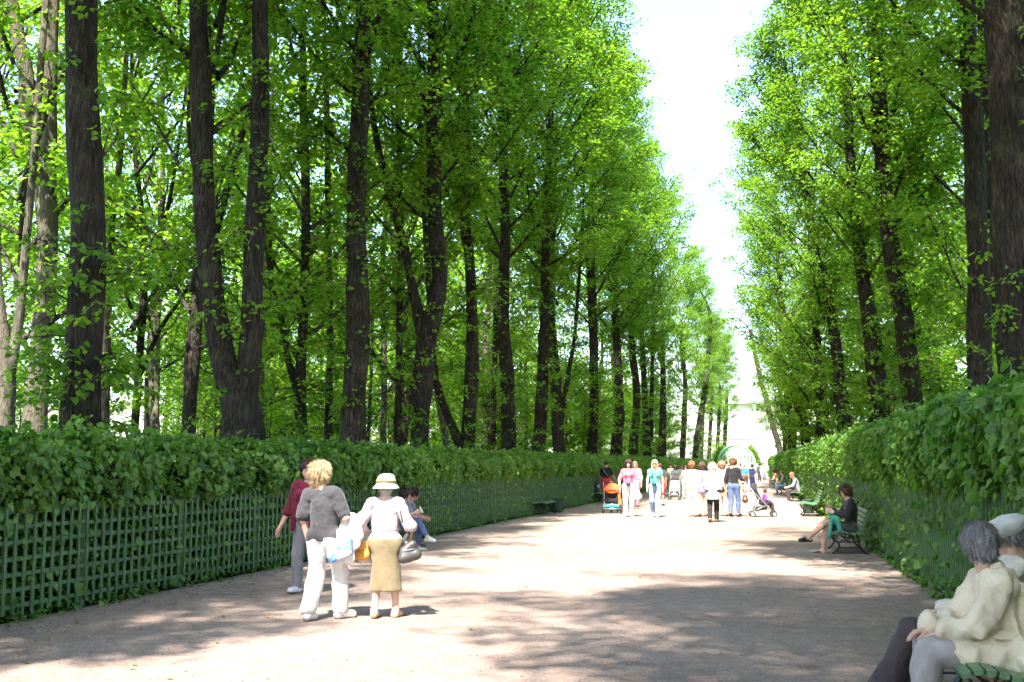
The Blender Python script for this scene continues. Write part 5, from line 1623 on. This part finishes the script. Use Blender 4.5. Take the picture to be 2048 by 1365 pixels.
# ------------------------------------------------------------------ walkers further along
GW = 'people strolling along the alley'
def walker(label, px, py, top_px, rz, top, legs, hair_, step=0.5, b=1.05, bust=0.8, sleeve=0.8, hem=0.86, shoes_=None, kind='trousers', t=1.95, flare=1.6, res=0.024, head=None, skin=None, e=0.016, wear='shirt', **ov):
    pos = G(px, py)
    H = CAM_H*(1 + (928.0-top_px)/(py-928.0))
    H = min(1.86, max(1.2, H))
    hd = dict(style=hair_[0], mat=hair_[1]); hd.update(head or {})
    p = Person(label, pos, rz, H, res=res, b=b, bust=bust, head=hd, skin=skin, group=GW, **dict(step_pose(step), **ov))
    if kind == 'shorts':
        p.trousers(legs, 0.95, 0.026, 1.0, name='shorts')
    elif kind == 'skirt':
        V, F = field([(A3(0,0,.95)*p.s, A3(0,.0,.52)*p.s, .135*p.s, .18*p.s, .8)], .03, res, [(A3(0,0,.52*p.s), A3(0,0,-1))])
        ob('skirt', mk_mesh('skirt', V, F, legs, True), p.root)
    else: p.trousers(legs, t, 0.015, flare)
    p.top(top, sleeve, hem, e, wear)
    p.shoes(shoes_ or L_BROWN)
    return p
def coat_skirt(p, mat, hem, r0=.14, r1=.20, e=0.0):
    V, F = field([(A3(0,0,1.05)*p.s, A3(0,-.01,hem)*p.s, r0*p.s*p.b, r1*p.s*p.b, .78)], .03, p.res, [(A3(0,0,hem*p.s), A3(0,0,-1))], (), folds(5,.006,(14,34),.2))
    ob('coat_skirt', mk_mesh('coat_skirt', V, F, mat, True), p.root)
def camera_on(p, label, z=1.0):
    s_ = p.s
    t = tag(ob('camera', None, None, p.root.location, p.root.rotation_euler), label, 'camera')
    MB().bevbox((0,.20*s_,z*s_), (.13,.06,.09), .01).build('body', PLAST, t)
    MB().lathe([(.001,.0),(.036,.0),(.036,.07),(.001,.07)], 12).build('lens', PLAST, t, True, (0,.22*s_,z*s_), (-PI/2,0,0))
    for sg in (-1,1):
        MB().tube(smooth_path([(sg*.065,.19*s_,z*s_+.03),(sg*.085,.175*s_,1.2*s_),(sg*.07,.10*s_,1.40*s_),(sg*.05,-.02,1.45*s_)], .06), .006, 5).build('strap', PLAST, t, True)

p = walker('man in a black T-shirt and red shorts walking away beside the orange stroller', 1213, 1006, 923, -0.1, C_BLACK, C_RED, ('crop', HB_DARK), 0.3, 1.12, 0, 0.8, 0.88, L_BLACK, 'shorts', skin=SKIN_T, elR=(.28,.02,1.10), wrR=(.38,.10,.90))
MB().tube(smooth_path([A3(-.12,-.10,1.43)*p.s, A3(-.02,-.15,1.25)*p.s, A3(.12,-.13,1.08)*p.s], .05), .008, 5).build('sling_strap', C_LGREY, p.root, True)
p = walker('woman in a pink top and white trousers with a camera walking towards the viewer', 1258, 1034, 921, PI+0.05, C_PINK, C_WHITE, ('curly', HB_MAROON), 0.5, 1.15, 1.1, 0.85, 0.84, L_WHITE, res=0.02, elR=(.28,.0,1.10), wrR=(.27,.08,.86), elL=(-.28,.0,1.10), wrL=(-.27,.10,.87))
camera_on(p, 'black camera hanging at the waist of the woman in pink', 0.98)
t = tag(ob('shopping_bag', None, None, p.root.location, p.root.rotation_euler), 'cream shopping bag in the left hand of the woman in pink', 'bag')
V, F = field([(A3(-.30,.10,.62), A3(-.26,.16,.62), .10, .10, .7), (A3(-.29,.11,.76), A3(-.26,.14,.78), .05, .05)], .06, .016, (), (), folds(8,.008))
ob('body', mk_mesh('body', V, F, C_CREAM, True), t)
p = walker('woman in a white blouse half hidden behind the woman in pink', 1271, 1014, 924, PI, C_WHITE, C_PINK, ('long', HB_LBROWN), -0.4, 1.1, 1.0, 1.2, 0.84)
p = walker('blonde woman in a turquoise top and faded jeans walking towards the viewer', 1311, 1035, 921, PI-0.03, C_TPRINT, C_LJEANS, ('long', HB_BLOND), -0.8, 0.98, 1.0, 0.25, 0.84, L_WHITE, res=0.02)
m = MB(); m.box((-.032,.088,.006), (.05,.012,.03)); m.box((.032,.088,.006), (.05,.012,.03)); m.box((0,.09,.012), (.02,.008,.006))
p.on_head('sunglasses', m.V, m.F, PLAST, False)
camera_on(p, 'camera hanging at the waist of the blonde woman in turquoise', 0.98)
p = walker('balding man in a dark T-shirt walking behind the blonde woman in turquoise', 1321, 1012, 927, 0, C_CHAR, C_RED, ('crop', HB_BROWN), 0.4, 1.1, 0, 0.8, 0.86, L_BLACK, 'shorts', skin=SKIN_T)
p = walker('woman in a pink cap and white top pushing the grey stroller', 1351, 990, 931, PI, C_WHITE, C_CREAM, ('long', HB_DARK), 0.3, 1.0, 0.9, 0.6, 0.86, elL=(-.2,.12,1.10), wrL=(-.16,.36,1.02), elR=(.2,.12,1.10), wrR=(.16,.36,1.02))
V, F = field([(A3(0,-.02,.075), A3(0,.0,.07), .10, .098, (.95,1.1,.7)), (A3(0,.08,.055), A3(0,.14,.045), .07, .055, (1.1,1,.2))], .02, .013)
p.on_head('cap', V, F, C_PINK)
walker('dark-haired person in a light top left of the woman in the pink cap', 1342, 986, 929, PI, C_CREAM, C_KHAKI, ('short', HB_DARK), 0.3, 1.0, 0)
walker('brown-haired woman in white walking right of the pink cap', 1364, 988, 930, PI, C_WHITE, C_CREAM, ('bob', HB_LBROWN), -0.4)
walker('woman in a cream blouse at the left of the curly red-haired woman', 1372, 998, 932, PI, C_CREAM, C_WHITE, ('bob', HB_BROWN), 0.4)
p = walker('curly red-haired woman in a white blouse and cream waistcoat seen from behind', 1385, 1034, 924, 0, C_WHITE, C_CREAM, ('curly', HB_RED), -0.35, 1.15, 0.9, 1.1, 0.80, L_TAN, res=0.02)
p.top(cloth('waistcoat', (0.55,0.44,0.27)), 0.0, 0.86, 0.028, 'waistcoat')
p = walker('woman in a violet-blue jacket walking left of the grey coat', 1406, 1034, 926, 0.05, C_PURP, C_TAN, ('curly', HB_BROWN), 0.35, 1.1, 0.9, 1.9, 0.80, L_BROWN, wear='jacket', e=0.024, res=0.02)
coat_skirt(p, C_PURP, 0.76, .14, .165)
p = walker('white-haired woman in a light grey coat and black trousers walking away', 1427, 1045, 928, 0, C_LGREY, C_BLACK, ('fluffy', HB_WHITE), 0.7, 1.12, 0.9, 1.9, 0.95, L_BROWN, wear='coat', e=0.026, res=0.018)
coat_skirt(p, C_LGREY, 0.66, .145, .205)
p.wear('belt', [(A3(-.05,0,1.02)*p.s, A3(.05,0,1.02)*p.s, .155*p.s, .155*p.s, (1,.95,.16))], cloth('belt', (0.30,0.31,0.33)), .01, (), (), 0)
t = tag(ob('shoulder_bag', None, None, p.root.location, p.root.rotation_euler), 'dark bag hanging at the right side of the grey coat', 'bag')
V, F = field([(A3(.25,-.06,.86), A3(.27,.06,.86), .06, .06), (A3(.25,-.06,.95), A3(.26,.05,.95), .04, .04)], .04, .016)
ob('body', mk_mesh('body', V, F, L_BLACK, True), t)
MB().tube(smooth_path([(.255,-.05,.97),(.22,-.11,1.2),(.16,-.06,1.39),(.17,.06,1.36)], .06), .008, 5).build('strap', L_BLACK, t, True)
p = walker('brown-haired woman in a salmon cardigan and beige trousers right of the grey coat', 1446, 1033, 924, 0, C_SALM, C_TAN, ('curly', HB_LBROWN), -0.3, 1.15, 0.9, 1.9, 0.86, L_TAN, wear='cardigan', e=0.022, res=0.02)
p = walker('man in a grey jacket ahead of the woman in salmon', 1453, 1010, 921, 0, C_GREY, C_DBROWN, ('crop', HB_BROWN), 0.3, 1.1, 0, 1.9, 0.82, L_BLACK, wear='jacket', e=0.024)
walker('woman in a pale blouse just left of the man in the grey jacket', 1441, 1000, 926, 0, C_PALEJ, C_CREAM, ('curly', HB_LBROWN), 0.3)
p = walker('ginger-haired woman in a black cardigan and blue jeans pushing the black stroller', 1469, 1034, 918, -0.35, C_BLACK, C_JEANS, ('short', HB_RED), 0.35, 1.02, 0.9, 1.6, 0.97, L_BLACK, res=0.018, flare=1.2, wear='cardigan', e=0.02,
           head=dict(yaw=-0.5, pitch=-0.25), elR=(.22,.02,1.12), wrR=(.24,.26,1.03), elL=(-.24,-.03,1.10), wrL=(-.24,.02,.86))
p.top(C_WHITE, 0.0, 0.86, 0.014, 'undershirt', neck=0.25, amp=0.002, clips=[(A3(0,0,1.0*p.s), A3(0,0,1))])
t = tag(ob('brown_bag', None, None, bk.location, bk.rotation_euler), 'brown bag hanging from the handle of the black stroller', 'bag')
V, F = field([(A3(-.06,-.42,.50), A3(.06,-.42,.50), .09, .09), (A3(-.05,-.42,.62), A3(.05,-.42,.62), .06, .06)], .05, .018)
ob('body', mk_mesh('body', V, F, L_BROWN, True), t)
MB().tube(smooth_path([(-.05,-.42,.66),(-.02,-.46,.85),(.05,-.48,1.04)], .06), .008, 5).build('strap', L_BROWN, t, True)
# the child in the stroller
kid = Person('small child in a violet jacket sitting in the black stroller', (bk.location.x+0.16, bk.location.y+0.02, 0.13), -PI/2+0.12, 0.92, SIT, 0.016, 1.25, head=dict(style='crop', mat=HB_BROWN, yaw=0.2), knL=(-.10,.40,.50), knR=(.10,.40,.50), anL=(-.10,.46,.12), anR=(.10,.46,.12), toL=(-.10,.60,.1), toR=(.10,.60,.1))
kid.top(C_VIOL, 1.9, None, 0.018, 'jacket'); kid.trousers(C_DBROWN); kid.shoes(L_BLACK)
walker('person in a bright blue T-shirt and dark shorts near the arbour', 1490, 984, 928, 0, C_BLUE, L_BROWN, ('short', HB_LBROWN), 0.3, 1.0, 0, 0.8, 0.88, L_BROWN, 'shorts', res=0.03)
walker('dark-haired person in navy standing right of the blue T-shirt', 1505, 984, 929, -0.6, C_NAVY, C_NAVY, ('bob', HB_DARK), 0.3, 1.1, 0.6, 0.9, 0.84, L_BLACK, res=0.028, head=dict(pitch=-0.4))
walker('person in a white shirt and pale shorts far down the alley', 1527, 968, 926, PI, C_WHITE, C_LJEANS, ('short', HB_BROWN), 0.3, 1.1, 0, 0.9, 0.86, L_WHITE, 'shorts', res=0.034)
walker('dark-clothed person beside the white shirt far down the alley', 1519, 964, 928, 0, C_CHAR, C_DBROWN, ('short', HB_DARK), 0.3, 1.0, 0, 1.5, 0.86, L_BLACK, res=0.036)
walker('person in a white top just left of the blue T-shirt', 1482, 980, 927, 0, C_WHITE, C_TAN, ('short', HB_BROWN), 0.3, 1.0, 0.4, 0.9, 0.86, L_BROWN, res=0.034)
walker('far walker in a grey shirt under the arbour arch', 1474, 966, 927, PI, C_GREY, C_JEANS, ('short', HB_DARK), 0.3, 1.0, 0, 0.9, 0.86, L_BROWN, res=0.038)
walker('far walker in a cream shirt left of the arbour', 1424, 970, 926, PI, C_CREAM, C_DBROWN, ('crop', HB_BROWN), 0.3, 1.0, 0, 0.9, 0.86, L_BROWN, res=0.036)

# sitters on the far right benches
def sitter(label, y, x, rz, H, top, legs, hair_, lean=0.0, **ov):
    d = dict(che=(0,.02+lean*.5,.83), nek=(0,.05+lean,1.02), hed=(0,.09+lean*1.3,1.165), shL=(-.165,.03+lean*.8,.955), shR=(.165,.03+lean*.8,.955), elL=(-.21,.12+lean,.70), wrL=(-.10,.34+lean,.64), elR=(.21,.12+lean,.70), wrR=(.10,.34+lean,.64))
    d.update(ov)
    p = Person(label, (x, y, -0.05), rz, H, SIT, 0.024, 1.08, head=dict(style=hair_[0], mat=hair_[1], pitch=-0.2), group='people sitting on the right benches', **d)
    p.top(top, 1.1, None, 0.02, 'shirt'); p.trousers(legs, 1.9, 0.016, 1.4); p.shoes(L_BLACK)
    return p
sitter('long-haired person in a grey top sitting on the bench beyond the empty right bench', 51.2, 1.36, PI/2+0.1, 1.7, C_GREY, C_DBROWN, ('long', HB_LBROWN), 0.12)
o = tag(ob('backpack', None, None, (1.62, 51.3, 0.62), (0,0,0)), 'turquoise backpack behind the long-haired sitter', 'backpack')
V, F = field([(A3(0,-.08,.0), A3(0,.08,.0), .10, .10), (A3(0,-.07,.22), A3(0,.07,.22), .085, .085), (A3(-.07,-.05,.03), A3(-.07,.05,.03), .05, .05)], .06, .02)
ob('pack', mk_mesh('pack', V, F, C_TURQ, True), o); MB().tube(smooth_path([(-.09,-.05,.25),(-.12,-.06,.12),(-.09,-.05,-.02)], .04), .012, 5).build('strap', C_DGREY, o, True)
sitter('sitter in a dark grey T-shirt and light jeans far along the right hedge', 62.2, 1.0, PI/2, 1.72, C_GREY, C_LJEANS, ('short', HB_LBROWN), 0.05)
sitter('dark-clothed sitter leaning back on the farthest right bench', 77.2, 0.72, PI/2, 1.72, C_DBROWN, C_CHAR, ('short', HB_BROWN), 0.0)
sitter('sitter in a reddish shirt beside the dark-clothed one on the farthest bench', 76.4, 0.74, PI/2, 1.68, C_SALM, C_CHAR, ('bob', HB_BROWN), 0.1)
o = tag(ob('shoulder_bag', None, None, (-6.85, 47.6, 0.42), (0,0,0)), 'navy and white bag lying on the bench behind the man with the stroller', 'bag')
V, F = field([(A3(0,-.15,.12), A3(0,.15,.12), .13, .13), (A3(0,-.12,.36), A3(0,.12,.36), .10, .10)], .06, .025)
ob('body', mk_mesh('body', V, F, C_NAVY, True), o)
V, F = field([(A3(.09,-.08,.25), A3(.09,.08,.25), .07, .07)], .01, .025); ob('pocket', mk_mesh('pocket', V, F, C_LGREY, True), o)

# ------------------------------------------------------------------ arbour at the end of the alley
M_ARB = plain('arbour_paint', (0.18,0.38,0.22), 0.5, var=0.15, scale=3)
YA = 118.0
xa = atdist(1473, 928, YA/math.cos(0)*1.0)[0]
arb = thing('garden_arbour', 'light green trellis arbour with a domed top closing the alley', 'arbour', (xa, YA, 0), 0)
RA, ZP, DA = 1.75, 1.7, 5.0
def arc(y, r_, z0=ZP, n=18): return [(-r_*math.cos(PI*i/n), y, z0+r_*math.sin(PI*i/n)) for i in range(n+1)]
for y in np.linspace(0, DA, 6):
    MB().tube([(-RA,y,-.05)]+arc(y, RA)+[(RA,y,-.05)], .10 if y == 0 else .06, 6).build('arch_rib', M_ARB, arb, True)
MB().tube([(-RA+.28,.12,-.05)]+arc(.12, RA-.28)+[(RA-.28,.12,-.05)], .04, 6).build('inner_rib', M_ARB, arb, True)
for i in range(1, 18):
    a = PI*i/18
    p0 = (-RA*math.cos(a), 0, ZP+RA*math.sin(a))
    MB().tube([p0, (p0[0], DA, p0[2])], .035, 5).build('purlin', M_ARB, arb, True)
for s_ in (-1,1):
    for z in (0.4,0.9,1.4,1.9): MB().tube([(s_*RA,0,z),(s_*RA,DA,z)], .022, 5).build('side_rail', M_ARB, arb, True)
for i in range(9):
    x = -1.5+3.0*i/8
    zt = ZP+math.sqrt(max(0, (RA-.1)**2-x*x))
    MB().tube([(x,2.6,ZP),(x,2.6,zt)], .045, 5).build('screen_bar', M_ARB, arb)
MB().tube([(-1.7,0.15,ZP+.28),(1.7,.15,ZP+.28)], .03, 5).build('screen_bar', M_ARB, arb)
for i in range(7):
    z = ZP+.2*i
    w = math.sqrt(max(0.01, (RA-.1)**2-(z-ZP)**2))
    MB().tube([(-w,2.62,z),(w,2.62,z)], .045, 5).build('screen_bar', M_ARB, arb)
m = MB()
for i in range(8):
    a = i*PI/4
    m.tube(smooth_path([(1.05*math.cos(a),2.5+1.05*math.sin(a),ZP+RA-.25),(.62*math.cos(a),2.5+.62*math.sin(a),ZP+RA+.25),(.48*math.cos(a),2.5+.48*math.sin(a),ZP+RA+.75),(.5*math.cos(a),2.5+.5*math.sin(a),ZP+RA+.95)], .15), .03, 5)
m.torus((0,2.5,ZP+RA+.3), .6, .03, 'z', 18, 5); m.torus((0,2.5,ZP+RA+.6), .52, .03, 'z', 18, 5)
m.build('lantern', M_ARB, arb, True)
MB().lathe([(.01,ZP+RA+.98),(.58,ZP+RA+.96),(.60,ZP+RA+1.03),(.01,ZP+RA+1.08)], 16, (0,2.5,0)).build('lantern_cap', M_ARB, arb, True)
for s_ in (-1,1): MB().box((s_*RA,0,.9), (.16,.16,1.9)).build('post', M_ARB, arb)
# climbing foliage over the flanks
rng = np.random.default_rng(77)
n = 9000
a = np.concatenate([rng.uniform(0, .95, n//2), rng.uniform(PI-.95, PI, n//2)])
yy = rng.uniform(-0.1, DA, n); low = rng.random(n) < .5
rr = RA+.22+rng.exponential(.14, n)
P = np.stack([-rr*np.cos(a), yy, ZP+rr*np.sin(a)], 1)
P[low, 2] = rng.uniform(0, ZP, low.sum()); P[low, 0] = np.sign(P[low, 0])*rr[low]*1.12
D = np.stack([rng.normal(0,.5,n)+np.sign(P[:,0])*.4, rng.normal(0,.6,n), rng.normal(-.6,.4,n)], 1)
N_ = np.stack([np.sign(P[:,0])*.8, np.full(n,-.4), np.full(n,.7)], 1)+rng.normal(0,.4,(n,3))
o = ob('climbing_leaves', mk_mesh('climbing_leaves', *leaves(P, D, N_, .17*rng.uniform(.6,1.2,n), 0, rng), M_WOOD), arb); o['kind'] = 'stuff'
# leafy bushes at the far corners of the hedges
for k_, (bx, by, sc) in enumerate([(LX(128)+.6,131,.42), (LX(128)-1.5,128,.5), (RX(125)+.4,134,.4), (RX(120)+2.2,131,.45)]):
    t = thing('shrub', ['leafy shrub left of the arbour', 'taller shrub further left of the arbour', 'shrub at the far end of the right hedge', 'larger shrub behind the far end of the right hedge'][k_], 'shrub', (bx, by, 0), 0, 'shrubs at the alley end')
    for nm, me in zip(('limbs','foliage'), YG[k_ % 3]):
        c = ob(nm, me, t, (0,0,-.5), (0,0,k_*1.3), sc)
        if nm == 'foliage': c['kind'] = 'stuff'
    ob('stem', YTR[0], t, (0,0,0), (0,0,k_), (sc,sc,sc*.7))

# ------------------------------------------------------------------ pale building beyond the garden
M_STUC = plain('pale_stucco', (0.66,0.60,0.52), 0.85, var=0.06, scale=.6)
M_TRIM = plain('white_trim', (0.76,0.74,0.70), 0.8, var=0.04, scale=.6)
M_PANE = plain('window_glass', (0.25,0.27,0.30), 0.15, var=0.1, spec=0.6)
M_ROOF = plain('sheet_roof', (0.30,0.32,0.32), 0.6, var=0.1)
YBG = 300.0
bl = thing('palace_building', 'pale stucco building with columns seen beyond the end of the alley', 'building', (4.5, YBG, 0), 0)
MB().box((0,8,8.5), (26,14,17)).build('wall', M_STUC, bl)
MB().box((0,.7,17.3), (27,2.2,.7)).build('cornice', M_TRIM, bl)
MB().box((0,.85,8.3), (26.6,.5,.5)).build('string_course', M_TRIM, bl)
MB().add([(-13.5,-.4,17.7),(13.5,-.4,17.7),(13.5,15.4,17.7),(-13.5,15.4,17.7),(-9.5,7,20.5),(9.5,7,20.5)], [(0,1,5,4),(1,2,5),(2,3,4,5),(3,0,4)]).build('roof', M_ROOF, bl)
for x in np.arange(-9, 10, 4.5):
    for z, hh in ((4.2,3.4),(11.8,3.6)):
        w = MB().box((x,.95,z), (1.7,.12,hh)).build('window', M_TRIM, bl)
        for sx in (-.4,.4):
            for sz in (-.25,.25): MB().box((x+sx,.87,z+sz*hh*.92), (.62,.06,hh*.40)).build('pane', M_PANE, w)
for x in np.arange(-6.75, 7, 4.5):
    MB().lathe([(.62,0),(.62,.4),(.48,.5),(.44,8.8),(.40,15.6),(.6,16.0),(.62,16.6)], 14, (x,-.2,0)).build('column', M_TRIM, bl, True)
MB().add([(-9,-1.0,17.7),(9,-1.0,17.7),(0,-1.0,21.0),(-9,3,17.7),(9,3,17.7),(0,3,21.0)], [(0,1,2),(3,5,4),(0,2,5,3),(1,4,5,2),(0,3,4,1)]).build('pediment', M_TRIM, bl)
# ------------------------------------------------------------------ fallen leaves and seed wings on the gravel
rng = np.random.default_rng(5)
n = 900
yy = 8 + 30*rng.random(n)**1.6
lx = np.array([LX(v) for v in yy]); rx = np.array([RX(v) for v in yy])
q = rng.random(n)
xx = np.where(q < .55, lx+.05+rng.exponential(.35, n), np.where(q < .75, rx-.05-rng.exponential(.4, n), lx+(rx-lx)*rng.random(n)))
P = np.stack([xx, yy, np.full(n, .009)], 1)
D = np.stack([rng.normal(0,1,n), rng.normal(0,1,n), rng.normal(0,.05,n)], 1); N_ = np.stack([rng.normal(0,.15,n), rng.normal(0,.15,n), np.ones(n)], 1)
M_LITTER = leaf_mat('fallen_leaf', (0.10,0.13,0.03), (0.20,0.22,0.06), (0.30,0.25,0.12), (1,1,1), 0.15, 3.0)
o = ob('fallen_leaves', mk_mesh('fallen_leaves', *leaves(P, D, N_, .045*rng.uniform(.5,1.4,n), 0, rng), M_LITTER))
tag(o, 'small fallen leaves and seed wings scattered on the sand', 'leaf litter', None, 'stuff')
# weeds and low leaves along the foot of the fences
Pn, Dn, Nn_, Sn = [], [], [], []
for fx_, sg, nn in ((LX, 1, 2200), (RX, -1, 3200)):
    yy = 6 + 50*rng.random(nn)**1.5
    clump = np.sin(yy*3.1)+np.sin(yy*7.7+1)
    keep = clump > -0.3; yy = yy[keep]; k_ = len(yy)
    xx = np.array([fx_(v) for v in yy]) + sg*rng.normal(.02, .07, k_)
    Pn.append(np.stack([xx, yy, rng.exponential(.06, k_)], 1)); Dn.append(np.stack([sg*.5+rng.normal(0,.5,k_), rng.normal(0,.6,k_), rng.normal(.1,.4,k_)], 1))
    Nn_.append(np.stack([rng.normal(sg*.2,.3,k_), rng.normal(-.2,.3,k_), np.ones(k_)], 1)); Sn.append(.07*rng.uniform(.5,1.2,k_))
o = ob('ground_cover', mk_mesh('ground_cover', *leaves(np.concatenate(Pn), np.concatenate(Dn), np.concatenate(Nn_), np.concatenate(Sn), 1, rng), M_HEDGE))
tag(o, 'low weeds and sprouts along the foot of both fences', 'weeds', None, 'stuff')

# small stones on the path near the viewer
rng = np.random.default_rng(9)
n = 5200
yy = 7.5 + 16*rng.random(n)**1.5
lx = np.array([LX(v) for v in yy]); rx = np.array([RX(v) for v in yy])
xx = lx+.1+(rx-lx-.2)*rng.random(n)
sz = rng.uniform(.003, .008, n)*np.where(rng.random(n) < .06, 1.8, 1)
octa = np.array([[1,0,0],[0,1,0],[-1,0,0],[0,-1,0],[0,0,.7],[0,0,-.4]])
ang = rng.uniform(0, 6.28, n); el = rng.uniform(.7, 1.3, (n,2))
Vp = np.repeat(octa[None], n, 0); Vp[:,:,0] *= el[:,:1]; Vp[:,:,1] *= el[:,1:]
ca, sa = np.cos(ang)[:,None], np.sin(ang)[:,None]
Vx = Vp[:,:,0]*ca-Vp[:,:,1]*sa; Vy = Vp[:,:,0]*sa+Vp[:,:,1]*ca
Vp = np.stack([Vx, Vy, Vp[:,:,2]], 2)*sz[:,None,None] + np.stack([xx, yy, np.full(n, .005)], 1)[:,None,:]
tri = np.array([[0,1,4],[1,2,4],[2,3,4],[3,0,4],[1,0,5],[2,1,5],[3,2,5],[0,3,5]])
o = ob('pebbles', mk_mesh('pebbles', Vp.reshape(-1,3), ((np.arange(n)*6)[:,None,None]+tri[None]).reshape(-1,3), leaf_mat('pebble', (0.12,0.10,0.09), (0.26,0.21,0.18), (0.48,0.43,0.39), (1,1,1), 0.0)))
tag(o, 'small stones scattered on the sand near the viewer', 'pebbles', None, 'stuff')
